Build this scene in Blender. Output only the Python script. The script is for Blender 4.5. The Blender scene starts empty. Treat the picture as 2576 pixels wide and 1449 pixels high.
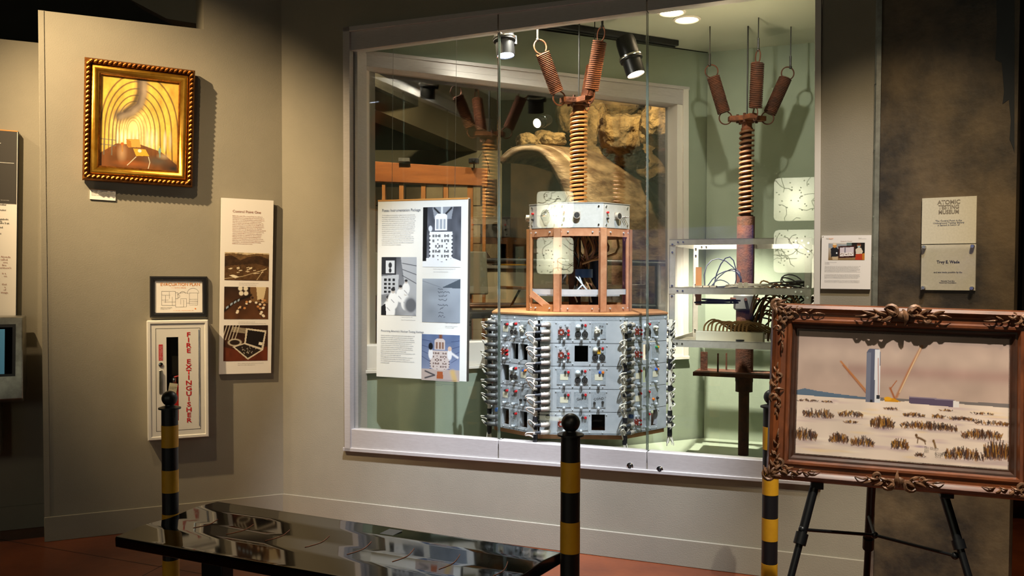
import bpy, math, random
import numpy as np
from mathutils import Vector, Matrix
random.seed(7); rng = np.random.default_rng(5)
S = bpy.context.scene; COL = S.collection
PI = math.pi
# ------------------------------------------------------------------ camera
F, PITCH, SHIFT, ROLL, CH = 2193.9, 0.029, 35.8, 0.0034, 1.44
cr, sr = math.cos(ROLL), math.sin(ROLL)
_f = Vector((0, math.cos(PITCH), -math.sin(PITCH))); _u0 = Vector((0, math.sin(PITCH), math.cos(PITCH))); _r0 = Vector((1, 0, 0))
_r = _r0*cr + _u0*sr; _u = -_r0*sr + _u0*cr
cam = bpy.data.objects.new('camera', bpy.data.cameras.new('camera')); COL.objects.link(cam)
cam.matrix_world = Matrix(((_r.x, _u.x, -_f.x, 0), (_r.y, _u.y, -_f.y, 0), (_r.z, _u.z, -_f.z, CH), (0, 0, 0, 1)))
cam.data.sensor_width = 36; cam.data.lens = F/2576*36; cam.data.shift_y = SHIFT/2576; cam.data.clip_start = .05
S.camera = cam
w = bpy.data.worlds.new('world'); S.world = w; w.use_nodes = True
w.node_tree.nodes['Background'].inputs[0].default_value = (.9, .85, .7, 1)
w.node_tree.nodes['Background'].inputs[1].default_value = .03
S.view_settings.view_transform = 'Standard'; S.view_settings.look = 'None'; S.view_settings.gamma = 1
S.view_settings.use_curve_mapping = False; S.view_settings.exposure = 1.25

def lamp(kind, loc, tgt, energy, col, size=.05, angle=60, blend=.5, name='spot'):
    l = bpy.data.lights.new(name, kind); l.energy = energy; l.color = col
    if kind == 'SPOT': l.spot_size = math.radians(angle); l.spot_blend = blend; l.shadow_soft_size = size
    elif kind == 'AREA': l.size = size
    else: l.shadow_soft_size = size
    o = bpy.data.objects.new(name, l); COL.objects.link(o); o.location = loc
    if tgt is not None: o.rotation_euler = (Vector(tgt)-Vector(loc)).to_track_quat('-Z', 'Y').to_euler()
    return o
WARM = (1, .74, .43); WARM2 = (1, .80, .52); COOL = (.84, .88, 1); NEUT = (1, .93, .80)
# gallery spots on the left wall, the picture and the signs, plus an added front fill
lamp('SPOT', (-2.9, 3.2, 3.55), (-2.05, 4.95, 2.0), 260, WARM, .03, 54, 1, 'gallery_spot')
lamp('SPOT', (-1.9, 3.0, 3.6), (-1.45, 5.1, 1.5), 58, WARM, .03, 50, 1, 'gallery_spot')
lamp('SPOT', (-4.0, 3.6, 3.5), (-3.3, 5.3, 1.6), 90, WARM, .03, 70, 1, 'gallery_spot')
lamp('SPOT', (1.5, 2.3, 3.6), (1.62, 4.0, 1.5), 80, WARM2, .03, 36, .9, 'gallery_spot')
lamp('SPOT', (1.6, 2.0, 3.7), (2.3, 3.3, 1.0), 60, WARM, .03, 50, .9, 'gallery_spot')
lamp('SPOT', (1.27, 1.95, 3.6), (1.38, 2.93, .9), 215, NEUT, .02, 34, .6, 'gallery_spot')
lamp('SPOT', (.4, -.4, 3.9), (.25, 2.9, .5), 30, WARM2, .25, 40, 1, 'gallery_spot')  # added soft fill that brightens the bollards from the viewer's side
# cool gallery spots shining through the display glass from outside and above
lamp('SPOT', (-.55, 3.45, 3.9), (-.42, 4.75, .85), 350, COOL, .03, 35, .7, 'display_spot')
lamp('SPOT', (.62, 3.05, 3.9), (.36, 4.70, .85), 600, COOL, .025, 36, .7, 'display_spot')
lamp('SPOT', (1.55, 2.7, 3.9), (1.35, 4.3, .5), 90, COOL, .025, 30, .9, 'display_spot')
# lamps inside the display case, with added fill lights
lamp('SPOT', (.95, 4.50, 2.92), (.38, 5.1, 2.0), 48, WARM, .03, 60, .8, 'case_spot')
lamp('SPOT', (-.25, 4.95, 2.92), (.38, 5.1, 1.9), 42, WARM2, .03, 56, .8, 'case_spot')
lamp('SPOT', (1.0, 5.15, 2.94), (1.66, 5.95, .35), 400, NEUT, .02, 40, .5, 'case_spot')
lamp('SPOT', (1.15, 4.6, 2.92), (1.75, 5.8, 1.9), 20, NEUT, .02, 100, .8, 'case_spot')  # added wide fill for the right-hand green wall
lamp('SPOT', (.1, 4.90, 2.94), (.1, 5.0, 0), 50, NEUT, .03, 160, 1, 'case_spot')  # added general fill over the whole case
lamp('SPOT', (1.2, 4.95, 2.3), (1.2, 5.0, 3.0), 9, WARM2, .05, 150, 1, 'case_ceiling_fill')  # added upward fill to brighten the case ceiling, no fitting there
lamp('SPOT', (-.2, 5.30, 2.92), (.39, 5.13, 1.7), 60, WARM2, .03, 60, 1, 'case_spot')  # added to light the instrument's rear left side for its reflection
# the gallery beyond the case
lamp('SPOT', (.9, 6.6, 3.7), (.75, 8.6, 2.4), 200, WARM, .04, 80, .9, 'far_spot')
lamp('SPOT', (-1.0, 6.9, 3.7), (-1.3, 9.0, 1.6), 150, WARM, .04, 80, .9, 'far_spot')
lamp('SPOT', (.1, 6.6, 3.6), (-.2, 8.0, 1.0), 50, NEUT, .04, 70, .9, 'far_spot')

# ------------------------------------------------------------------ materials
def lin(c):
    if isinstance(c, str):
        c = [int(c[i:i+2], 16)/255 for i in (0, 2, 4)]
    return tuple(((x+.055)/1.055)**2.4 if x > .04045 else x/12.92 for x in c)
MATS = {}
def mat(name, col, rough=.5, metal=0, col2=None, nscale=6, mix=(.35, .65), bump=0, bdist=.01, bscale=40, stretch=None, emit=0, coat=0, spec=.5):
    if name in MATS: return MATS[name]
    m = bpy.data.materials.new(name); m.use_nodes = True; nt = m.node_tree; b = nt.nodes['Principled BSDF']
    b.inputs['Base Color'].default_value = (*lin(col), 1); b.inputs['Roughness'].default_value = rough
    b.inputs['Metallic'].default_value = metal; b.inputs['Coat Weight'].default_value = coat
    b.inputs['Specular IOR Level'].default_value = spec
    tc = nt.nodes.new('ShaderNodeTexCoord'); vec = tc.outputs['Object']
    if stretch:
        mp = nt.nodes.new('ShaderNodeMapping'); mp.inputs['Scale'].default_value = stretch
        nt.links.new(vec, mp.inputs[0]); vec = mp.outputs[0]
    if col2 is not None:
        n = nt.nodes.new('ShaderNodeTexNoise'); n.inputs['Scale'].default_value = nscale; n.inputs['Detail'].default_value = 8
        n.inputs['Roughness'].default_value = .62
        nt.links.new(vec, n.inputs['Vector'])
        r = nt.nodes.new('ShaderNodeValToRGB'); r.color_ramp.elements[0].position = mix[0]; r.color_ramp.elements[1].position = mix[1]
        r.color_ramp.elements[0].color = (*lin(col), 1); r.color_ramp.elements[1].color = (*lin(col2), 1)
        nt.links.new(n.outputs['Fac'], r.inputs[0]); nt.links.new(r.outputs[0], b.inputs['Base Color'])
    if bump:
        n2 = nt.nodes.new('ShaderNodeTexNoise'); n2.inputs['Scale'].default_value = bscale; n2.inputs['Detail'].default_value = 6
        nt.links.new(vec, n2.inputs['Vector'])
        bp = nt.nodes.new('ShaderNodeBump'); bp.inputs['Strength'].default_value = bump; bp.inputs['Distance'].default_value = bdist
        nt.links.new(n2.outputs['Fac'], bp.inputs['Height']); nt.links.new(bp.outputs[0], b.inputs['Normal'])
    if emit:
        b.inputs['Emission Color'].default_value = (*lin(col), 1); b.inputs['Emission Strength'].default_value = emit
    MATS[name] = m; return m
def glassmat(name, tint, k=1.6, rough=0.0):
    m = bpy.data.materials.new(name); m.use_nodes = True; nt = m.node_tree; nt.nodes.clear()
    o = nt.nodes.new('ShaderNodeOutputMaterial'); t = nt.nodes.new('ShaderNodeBsdfTransparent'); g = nt.nodes.new('ShaderNodeBsdfGlossy')
    fr = nt.nodes.new('ShaderNodeFresnel'); ge = nt.nodes.new('ShaderNodeNewGeometry'); mr = nt.nodes.new('ShaderNodeMapRange'); mr.inputs[3].default_value = 1.5; mr.inputs[4].default_value = 1/1.5
    nt.links.new(ge.outputs['Backfacing'], mr.inputs[0]); nt.links.new(mr.outputs[0], fr.inputs[0])
    mu = nt.nodes.new('ShaderNodeMath'); mu.operation = 'MULTIPLY'; mu.inputs[1].default_value = k; mu.use_clamp = True
    mx = nt.nodes.new('ShaderNodeMixShader'); t.inputs[0].default_value = (*tint, 1); g.inputs['Roughness'].default_value = rough
    nt.links.new(fr.outputs[0], mu.inputs[0]); nt.links.new(mu.outputs[0], mx.inputs[0]); nt.links.new(t.outputs[0], mx.inputs[1])
    nt.links.new(g.outputs[0], mx.inputs[2]); nt.links.new(mx.outputs[0], o.inputs[0]); MATS[name] = m; return m
def attrmat(name, rough=.6, emit=0, spec=.3):
    m = mat(name, 'ffffff', rough, spec=spec); nt = m.node_tree; b = nt.nodes['Principled BSDF']
    a = nt.nodes.new('ShaderNodeVertexColor'); a.layer_name = 'Col'
    nt.links.new(a.outputs[0], b.inputs['Base Color'])
    if emit:
        nt.links.new(a.outputs[0], b.inputs['Emission Color']); b.inputs['Emission Strength'].default_value = emit
    return m
M_WALL = mat('wall_paint', '8b8575', .75, col2='938c7b', nscale=2.5, bump=.12, bscale=160, spec=.3)
M_GREEN = mat('case_green_paint', '8a9481', .7, col2='929c88', nscale=2, bump=.08, bscale=140, spec=.3)
M_CEILG = mat('case_ceiling_paint', 'aaae9c', .8)
M_DARK = mat('cavity_shade_black', '14140f', .8); M_DARKG = mat('dark_ceiling', '2b2a22', .85, col2='35332a', nscale=3)
M_FLOOR = mat('stained_concrete', '5a2a17', .28, col2='7d3f20', nscale=2.2, bump=.06, bscale=30, coat=.2)
M_PLASTER = mat('dark_plaster', '2c2620', .55, col2='66563f', nscale=3.2, mix=(.36, .62), bump=.25, bscale=25)
M_FRAME = mat('satin_aluminium', 'b4aeaa', .42, .2, col2='bcb7b3', nscale=30, stretch=(1, 1, 6))
M_FRAMEW = mat('white_trim_paint', 'd2ccc0', .5)
M_GAP = mat('dark_joint', '1c1b18', .7)  # plain dark colour for joints, seams and slots
M_WHITE = mat('white_board', 'f1efec', .55); M_WARMW = mat('warm_white_board', 'efe9e0', .6)
M_EDGE = mat('orange_board_edge', 'c98a43', .6); M_CORE = mat('dark_board_core', '3a3631', .7)
M_INK = mat('ink', '2b2826', .7); M_INKG = mat('grey_ink', '6f6b66', .7); M_INKR = mat('rust_ink', '8e4a34', .7); M_INKO = mat('orange_ink', 'd8893c', .7)
M_RED = mat('red_vinyl', 'c21f22', .5); M_ENAMEL = mat('white_enamel', 'e9e5da', .3, coat=.4)
M_CHROME = mat('chrome', 'c8c8c6', .18, 1); M_STEEL = mat('brushed_steel', 'a9a79f', .35, .9, col2='8d8b84', nscale=20)
M_BLKPL = mat('black_plastic', '17171a', .42); M_BLKMET = mat('black_metal', '121316', .4, .3)
M_YEL = mat('yellow_tape', 'd29a1e', .5, col2='c48d18', nscale=14)
M_GLOSS = mat('black_lacquer', '040404', .05)
M_PANEL = mat('instrument_aluminium', 'b6bbc0', .42, .25, col2='c4c8cc', nscale=14, bump=.05, bscale=220)
M_PANEL2 = mat('speckled_aluminium', '9ba2a8', .5, .25, col2='b3b8bc', nscale=120)
M_BOX = mat('painted_aluminium', 'b3b4b0', .5, .25, col2='bcbdba', nscale=60)
M_COPPER = mat('copper_coloured_steel', 'a8714f', .5, .25, col2='c08f6c', nscale=16)
M_TAN = mat('tan_primer', 'b07a4a', .6, .1, col2='9a6a42', nscale=9)
M_RUST = mat('rust', '52280f', .8, .0, col2='7c431d', nscale=24, bump=.3, bscale=90)
M_RUSTD = mat('dark_rust', '341a0a', .85, .0, col2='552a10', nscale=18, bump=.3, bscale=80)
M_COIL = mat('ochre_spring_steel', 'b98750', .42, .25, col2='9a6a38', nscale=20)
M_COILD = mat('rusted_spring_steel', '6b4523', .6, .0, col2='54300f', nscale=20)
M_WIREW = mat('white_wire', 'd9d3c4', .5); M_BOOT = mat('grey_rubber_boot', '25292d', .6); M_CONN = mat('connector_metal', 'a8a094', .5, .2)
M_CONND = mat('dark_connector_metal', '5c5c5a', .5, .2); M_BLUEC = mat('blue_cap', '2a4a78', .4)
M_BROWNR = mat('brown_resin', '7a2f22', .4); M_CREAM = mat('cream_sticker', 'd9d2b8', .7); M_KNOB = mat('pale_knob', 'c3c9cd', .3, .4)
M_YELP = mat('yellow_plastic', 'd8a52a', .4); M_ORG = mat('orange_plastic', 'e07a2a', .4); M_BLU = mat('blue_plastic', '2f5fc0', .4); M_GRN = mat('green_plastic', '2b8a5a', .4)
M_COT = mat('cotton_wad', 'e2dcc8', .95, bump=.8, bscale=120); M_BULB = mat('frosted_bulb', 'd3dcdc', .15, coat=.5)
M_CAB = mat('brown_cable', '6b4024', .6); M_CABB = mat('black_cable', '17150f', .5); M_CABBL = mat('dark_blue_cable', '1c2240', .5); M_CABT = mat('tan_cable', '8c6a3e', .6)
M_RACK = mat('rack_aluminium', 'c9c4b8', .4, .5, col2='bdb7aa', nscale=40)
M_GOLD = mat('antique_gold_leaf', 'b87c20', .3, .85, col2='e0ab45', nscale=14, mix=(.3, .7), bump=.1, bscale=30)
M_GOLDD = mat('dark_gold', '6b3a10', .4, .7, col2='a8691f', nscale=40)
M_WOODF = mat('carved_walnut', '4e2612', .42, .0, col2='7c4220', nscale=9, stretch=(1, 6, 1), coat=.25)
M_WOODD = mat('dark_walnut', '2e1a10', .45, 0, col2='452616', nscale=9, coat=.2); M_ORN = mat('bronzed_gesso', '4a3222', .5, .2, col2='8a6244', nscale=50)
M_ROCK = mat('rock', '6b5638', .95, col2='a58a5c', nscale=4.2, mix=(.38, .6), bump=1.0, bscale=9, bdist=.09)
M_LINER = mat('weathered_tunnel_steel', '5a3c22', .5, .2, col2='b39a78', nscale=2.6, mix=(.40, .60), bump=.4, bscale=20, bdist=.02, stretch=(.5, 1.2, 2.6))
M_TIMBER = mat('timber', '8a4c1c', .6, col2='a9662c', nscale=5, stretch=(.3, 3, 3)); M_STUD = mat('pine_stud', 'b4783c', .65, col2='9d6430', nscale=5, stretch=(4, 4, .4))
M_BLOCK = mat('concrete_block', '8c8068', .9, col2='7c715a', nscale=9, bump=.3, bscale=60)
M_PRINT = attrmat('printed_photograph', .55); M_OIL = attrmat('oil_paint', .4, spec=.45)
M_LIT = mat('lit_lamp', 'dfe8ff', .4, emit=9); M_LITW = mat('lit_warm_lamp', 'ffe2b8', .4, emit=9)
G_FRONT = glassmat('display_glass', (.97, .985, .97), 1.25); G_BACK = glassmat('rear_glass', (.95, .965, .95), 4.0); G_CLEAR = glassmat('clear_acrylic', (.97, .97, .95), 1.0)
G_EDGE = mat('glass_edge', '4f5a50', .15, spec=.8)

# ------------------------------------------------------------------ mesh helpers
class MB:
    def __init__(s, M=None): s.v = []; s.f = []; s.M = M
    def add(s, vs, fs):
        o = len(s.v)
        s.v += [tuple(s.M @ Vector(p)) if s.M else tuple(p) for p in vs]
        s.f += [tuple(i+o for i in f) for f in fs]; return s
    def box(s, x0, y0, z0, x1, y1, z1):
        return s.add([(x, y, z) for x in (x0, x1) for y in (y0, y1) for z in (z0, z1)],
                     [(0, 1, 3, 2), (4, 6, 7, 5), (0, 4, 5, 1), (2, 3, 7, 6), (0, 2, 6, 4), (1, 5, 7, 3)])
    def cbox(s, c, d): return s.box(c[0]-d[0]/2, c[1]-d[1]/2, c[2]-d[2]/2, c[0]+d[0]/2, c[1]+d[1]/2, c[2]+d[2]/2)
    def rings(s, R, closed=False, caps=True):
        n = len(R[0]); vs = [p for r in R for p in r]; fs = []; m = len(R)
        for i in range(m if closed else m-1):
            a, b = i*n, ((i+1) % m)*n
            for j in range(n): k = (j+1) % n; fs.append((a+j, a+k, b+k, b+j))
        if caps and not closed: fs.append(tuple(range(n))[::-1]); fs.append(tuple(range((m-1)*n, m*n)))
        return s.add(vs, fs)
    def tube(s, pts, r, n=8, closed=False, caps=True):
        pts = [Vector(p) for p in pts]; R = []; m = len(pts); up = None
        for i, p in enumerate(pts):
            a = pts[(i-1) % m] if closed or i > 0 else p; b = pts[(i+1) % m] if closed or i < m-1 else p
            t = (b-a).normalized()
            if up is None: up = Vector((0, 0, 1)) if abs(t.z) < .9 else Vector((1, 0, 0))
            x = up.cross(t)
            if x.length < 1e-4: x = t.orthogonal()
            x.normalize(); y = t.cross(x); up = y
            rr = r[i] if isinstance(r, (list, tuple)) else r
            R.append([p+(x*math.cos(2*PI*k/n)+y*math.sin(2*PI*k/n))*rr for k in range(n)])
        return s.rings(R, closed, caps)
    def spline(s, P, r, n=6, k=4):
        P = [Vector(p) for p in P]; out = []
        for i in range(len(P)-1):
            a, b, c_, d = P[max(i-1, 0)], P[i], P[i+1], P[min(i+2, len(P)-1)]
            for t in [j/k for j in range(k)]: out.append(.5*((2*b)+(c_-a)*t+(2*a-5*b+4*c_-d)*t*t+(3*b-3*c_+d-a)*t**3))
        return s.tube(out+[P[-1]], r, n)
    def cyl(s, p, q, r, n=12, r2=None): return s.tube([p, q], [r, r if r2 is None else r2], n)
    def lathe(s, prof, n=20, c=(0, 0, 0)):
        return s.rings([[(c[0]+r*math.cos(2*PI*k/n), c[1]+r*math.sin(2*PI*k/n), c[2]+z) for k in range(n)] for r, z in prof])
    def sph(s, c, r, n=10, sc=(1, 1, 1)):
        R = []
        for i in range(n+1):
            a = -PI/2+PI*i/n; q = max(math.cos(a), .02)
            R.append([(c[0]+sc[0]*r*q*math.cos(2*PI*k/(n+2)), c[1]+sc[1]*r*q*math.sin(2*PI*k/(n+2)), c[2]+sc[2]*r*math.sin(a)) for k in range(n+2)])
        return s.rings(R)
    def prism(s, poly, z0, z1): return s.rings([[(x, y, z0) for x, y in poly], [(x, y, z1) for x, y in poly]])
    def slab(s, poly, y0, y1):   # polygon in the x-z plane, given depth in y
        return s.rings([[(x, y0, z) for x, z in poly], [(x, y1, z) for x, z in poly]])
    def sweep(s, w, h, prof):    # mitred picture-frame moulding; prof = (inset, y) pairs, outer size w,h centred
        R = []
        for i, y in prof:
            a, b = w/2-i, h/2-i; R.append([(-a, y, -b), (a, y, -b), (a, y, b), (-a, y, b)])
        return s.rings(R, True)
    def build(s, name, m, parent=None, loc=None, rot=None, bev=0, sharp=.7, **kw):
        me = bpy.data.meshes.new(name); me.from_pydata(s.v, [], s.f); me.materials.append(m)
        return obj(name, me, parent, loc, rot, bev, sharp, **kw)
def obj(name, me, parent=None, loc=None, rot=None, bev=0, sharp=.7, **kw):
    if sharp is not None:
        me.polygons.foreach_set('use_smooth', [True]*len(me.polygons)); me.set_sharp_from_angle(angle=sharp)
    me.update(); o = bpy.data.objects.new(name, me); COL.objects.link(o); o.parent = parent
    if loc is not None: o.location = loc
    if rot is not None: o.rotation_euler = rot
    if bev: b = o.modifiers.new('b', 'BEVEL'); b.width = bev; b.segments = 2; b.limit_method = 'ANGLE'
    for k, v in kw.items(): o[k] = v
    return o
def inst(o, parent, loc=None, rot=None, name=None):
    c = o.copy(); c.name = name or o.name.split('.')[0]; COL.objects.link(c); c.parent = parent
    if loc is not None: c.location = loc
    if rot is not None: c.rotation_euler = rot
    return c
def copytree(o, parent):
    c = inst(o, parent)
    for ch in list(o.children): copytree(ch, c)
    return c
def thing(name, label, cat, loc=(0, 0, 0), rot=(0, 0, 0), group=None, kind=None):
    o = bpy.data.objects.new(name, None); COL.objects.link(o); o.empty_display_size = .05
    o.location = loc; o.rotation_euler = rot
    if kind: o['kind'] = kind
    if label: o['label'] = label
    if cat: o['category'] = cat
    if group: o['group'] = group
    return o
def tag(o, label, cat, group=None):
    o['label'] = label; o['category'] = cat
    if group: o['group'] = group
    return o
# pixel rays (measurements of the photograph turned into real positions)
def ray(px, py): return _r*((px-1288)/F) + _u*((724.5+SHIFT-py)/F) + _f
def atY(px, py, Y):
    d = ray(px, py); t = Y/d.y; return Vector((d.x*t, Y, CH+d.z*t))
class Plane:
    def __init__(s, Y0, m):
        s.Y0, s.m = Y0, m; s.n = math.hypot(1, m); s.u = Vector((1, m, 0))/s.n; s.inw = Vector((-m, 1, 0))/s.n; s.rz = math.atan(m)
    def hit(s, px, py, off=0):     # off metres towards the viewer
        d = ray(px, py); Y0 = s.Y0-off*s.n; t = Y0/(d.y-s.m*d.x); return Vector((d.x*t, d.y*t, CH+d.z*t))
    def loc(s, px, py, off=0):     # (along, z)
        p = s.hit(px, py, off); return (Vector((p.x, p.y-s.Y0, 0)).dot(s.u), p.z)
    def world(s, a, z, off=0): return Vector((0, s.Y0, 0))+s.u*a-s.inw*off+Vector((0, 0, z))
    def frame(s, name, label, cat, px, py, off=0, **kw): return thing(name, label, cat, s.hit(px, py, off), (0, 0, s.rz), **kw)
W = Plane(4.6609, -.401)
L = Plane(4.6609+(-.401-.4632)*-1.3708, .4632)
B = Plane(5.537+.02, .4632)
R = Plane(6.72, -.401)
def rect(P, x0, y0, x1, y1, off=0):
    a, z1 = P.loc(x0, y0, off); _, z1b = P.loc(x1, y0, off); b, z0 = P.loc(x1, y1, off); _, z0b = P.loc(x0, y1, off)
    a2 = P.loc(x0, y1, off)[0]; b2 = P.loc(x1, y0, off)[0]
    return (a+a2)/2, (b+b2)/2, (z0+z0b)/2, (z1+z1b)/2
def wallrect(P, x0, y0, x1, y1, off=0):
    """centre (world), width, height of a pixel rectangle on plane P"""
    a, b, z0, z1 = rect(P, x0, y0, x1, y1, off)
    return P.world((a+b)/2, (z0+z1)/2, off), b-a, z1-z0
def text(body, size, m, parent, x, z, y=-.001, align='LEFT', bold=0, name='lettering', ls=1.0, rot=0, sx=1.0):
    c = bpy.data.curves.new('t', 'FONT'); c.body = body; c.size = size; c.align_x = align; c.offset = bold*size; c.space_line = ls; c.resolution_u = 1 if size < .02 else 3
    o = bpy.data.objects.new('t', c); COL.objects.link(o)
    me = bpy.data.meshes.new_from_object(o); bpy.data.objects.remove(o)
    me.materials.clear(); me.materials.append(m)
    me.transform(Matrix.Translation((x, y, z)) @ Matrix.Rotation(rot, 4, 'Y') @ Matrix.Rotation(PI/2, 4, 'X') @ Matrix.Diagonal((sx, 1, 1, 1)))
    return obj(name, me, parent, sharp=None)

# ------------------------------------------------------------------ painted canvases (vertex colours on a fine grid)
class Canvas:
    def __init__(s, w, h, top, bot=None):
        s.w, s.h = w, h; s.X, s.Y = np.meshgrid((np.arange(w)+.5)/w, (np.arange(h)+.5)/h); s.asp = w/h
        a = np.array(lin(top)); b = np.array(lin(bot or top)); s.c = a+(b-a)*s.Y[..., None]
    def blend(s, m, col):
        m = np.clip(m, 0, 1)[..., None]; s.c = s.c*(1-m)+np.array(lin(col))*m
    def ell(s, cx, cy, rx, ry, col, a=1, soft=.15, rot=0):
        dx, dy = s.X-cx, s.Y-cy
        if rot: dx, dy = dx*math.cos(rot)+dy*math.sin(rot), -dx*math.sin(rot)+dy*math.cos(rot)
        d = np.sqrt((dx/rx)**2+(dy/ry)**2); s.blend((1+soft-d)/(2*soft)*a if soft else (d < 1)*a, col)
    def poly(s, pts, col, a=1):
        ins = np.zeros_like(s.X, bool); n = len(pts)
        for i in range(n):
            x0, y0 = pts[i]; x1, y1 = pts[(i+1) % n]
            if y0 == y1: continue
            c = ((s.Y > y0) != (s.Y > y1)) & (s.X < (x1-x0)*(s.Y-y0)/(y1-y0)+x0); ins ^= c
        s.blend(ins*float(a), col)
    def line(s, pts, wd, col, a=1):
        m = np.zeros_like(s.X)
        for (x0, y0), (x1, y1) in zip(pts, pts[1:]):
            ax, ay = (s.X-x0)*s.asp, s.Y-y0; bx, by = (x1-x0)*s.asp, y1-y0
            t = np.clip((ax*bx+ay*by)/(bx*bx+by*by+1e-9), 0, 1); d = np.hypot(ax-t*bx, ay-t*by)
            m = np.maximum(m, np.clip(1.3-d/wd, 0, 1))
        s.blend(m*a, col)
    def noise(s, n, amp, seed=1, ax=1):
        r = np.random.default_rng(seed); g = r.random((int(n)+2, int(n*ax)+2))
        yy = s.Y*n; xx = s.X*n*ax; yi = yy.astype(int); xi = xx.astype(int); fy = yy-yi; fx = xx-xi
        v = (g[yi, xi]*(1-fx)+g[yi, xi+1]*fx)*(1-fy)+(g[yi+1, xi]*(1-fx)+g[yi+1, xi+1]*fx)*fy
        s.c = np.clip(s.c*(1+(v[..., None]-.5)*2*amp), 0, 1); return v
    def obj(s, name, parent, W_, H_, x=0, z=0, y=0, m=None):
        w, h = s.w, s.h; xs = np.linspace(-W_/2, W_/2, w+1)+x; zs = np.linspace(H_/2, -H_/2, h+1)+z
        gx, gz = np.meshgrid(xs, zs); v = np.stack([gx, np.full_like(gx, y), gz], -1).reshape(-1, 3)
        i = (np.arange(h)[:, None]*(w+1)+np.arange(w)[None]).ravel(); fs = np.stack([i, i+w+1, i+w+2, i+1], -1)
        me = bpy.data.meshes.new(name); me.vertices.add(len(v)); me.vertices.foreach_set('co', v.ravel())
        me.loops.add(fs.size); me.loops.foreach_set('vertex_index', fs.ravel().astype(np.int32))
        me.polygons.add(len(fs)); me.polygons.foreach_set('loop_start', (np.arange(len(fs))*4).astype(np.int32))
        me.update(calc_edges=True); me.validate()
        a = me.color_attributes.new('Col', 'FLOAT_COLOR', 'CORNER')
        col = np.ones((len(fs), 4, 4)); col[..., :3] = s.c.reshape(-1, 1, 3); a.data.foreach_set('color', col.ravel())
        me.materials.append(m or M_PRINT); return obj(name, me, parent, sharp=None)

# ================================================================== THE SETTING
def struct(name, mb, m, **kw): return mb.build(name, m, kind='structure', **kw)
struct('floor', MB().box(-6.5, -1.6, -.1, 5, 13, 0), M_FLOOR, sharp=None)
joint = MB()
for p, q in (((-3.6, 5.05), (.5, 3.35)), ((-6, 4.2), (-2.0, 5.2)), ((-1.6, 4.9), (-2.2, 2.2)), ((.5, 3.35), (3.2, 3.9)), ((.5, 3.35), (-.2, 1.4))):
    p, q = Vector((*p, 0)), Vector((*q, 0)); t = (q-p).normalized(); s_ = Vector((-t.y, t.x, 0))*.0025
    joint.add([p-s_+Vector((0, 0, .0006)), q-s_+Vector((0, 0, .0006)), q+s_+Vector((0, 0, .0006)), p+s_+Vector((0, 0, .0006))], [(0, 1, 2, 3)])
joint.build('floor_joint', M_GAP, bpy.data.objects['floor'], sharp=None)
struct('wall_upper_left', MB().box(-6.5, 6.6, 2.6, -1.5, 6.7, 4.3), M_DARKG)
_p = [atY(x, y, 6.0) for x, y in ((315, -8), (420, 47), (560, 70), (560, -60))]
struct('trim_7', MB().slab([(p.x, p.z) for p in _p], 6.0, 6.3), M_WALL)
struct('ceiling', MB().box(-6.5, -1.6, 4.3, 5, 13, 4.4), M_DARKG)
def wallbox(name, P, s0, s1, z0, z1, th=.12, m=M_WALL, holes=(), off=0):
    mb = MB(); y0 = -off
    if holes:
        a, b, c, d = holes
        for q in ((s0, z0, a, z1), (b, z0, s1, z1), (a, z0, b, c), (a, d, b, z1)):
            if q[2]-q[0] > 1e-3 and q[3]-q[1] > 1e-3: mb.box(q[0], y0, q[1], q[2], y0+th, q[3])
    else: mb.box(s0, y0, z0, s1, y0+th, z1)
    return struct(name, mb, m, loc=(0, P.Y0, 0), rot=(0, 0, P.rz), sharp=None)
sc_, _ = W.loc(711.5, 700); s_pil, _ = W.loc(2206, 700)
ha, _ = W.loc(874, 700); hb, _ = W.loc(2060, 700)
wallbox('wall_front', W, sc_-.02, s_pil, 0, 4.3, holes=(ha, hb, .50, 2.84))
bbz = W.loc(1470, 1328)[1]
# left wall, with its free edge at the left and a notch above
Lc = L.loc(711.5, 700)[0]; Le = L.loc(104, 700)[0]; Ln = L.loc(512, 60)[0]; Lz = L.loc(300, 49)[1]
mb = MB().box(Le, 0, 0, Lc+.02, .45, Lz).box(Ln, 0, Lz, Lc+.02, .45, 4.3)
struct('wall_left', mb, M_WALL, loc=(0, L.Y0, 0), rot=(0, 0, L.rz), sharp=None)
LL = Plane(L.Y0+.33*L.n, L.m)
wallbox('wall_far_left', LL, -6.5, Le+.3, 0, LL.loc(50, 103)[1])
struct('trim_1', MB().box(0, -.004, bbz, .028, .0, Lz), M_WALL, loc=L.world(Le, 0), rot=(0, 0, L.rz), bev=.0015)
# dark end wall, and its metal corner trim
DP = Plane(W.world(s_pil, 0).y+.72*W.world(s_pil, 0).x, -.72)
sd0 = DP.loc(2206, 700)[0]; sd1 = DP.loc(2552, 700)[0]
wallbox('wall_right', DP, sd0+.006, sd1, 0, 4.3, m=M_PLASTER)
struct('trim_2', MB().box(-.016, -.02, 0, .004, .02, 4.3).box(-.022, -.006, 0, -.014, -.001, 4.3), M_STEEL, loc=W.world(s_pil, 0), rot=(0, 0, W.rz), sharp=None)
pp_ = [DP.loc(x, y) for x, y in ((2505, -40), (2508, 60), (2504, 150), (2520, 158), (2526, 230), (2522, 262), (2538, 250), (2543, 300), (2540, 350), (2549, 372), (2552, 384), (2552, -40))]
MB().slab(pp_, -.002, 0).build('dark_paint_edge', M_BLKPL, bpy.data.objects['wall_right'], loc=(0, 0, 0))
mb = MB()
for py in (214, 378, 545, 643, 706):
    zz_ = W.loc(2200, py)[1]; mb.cyl((-.018, -.006, zz_), (-.018, -.011, zz_), .004, 8)
mb.build('trim_screws', M_CHROME, bpy.data.objects['trim_2'], kind='stuff')
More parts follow.
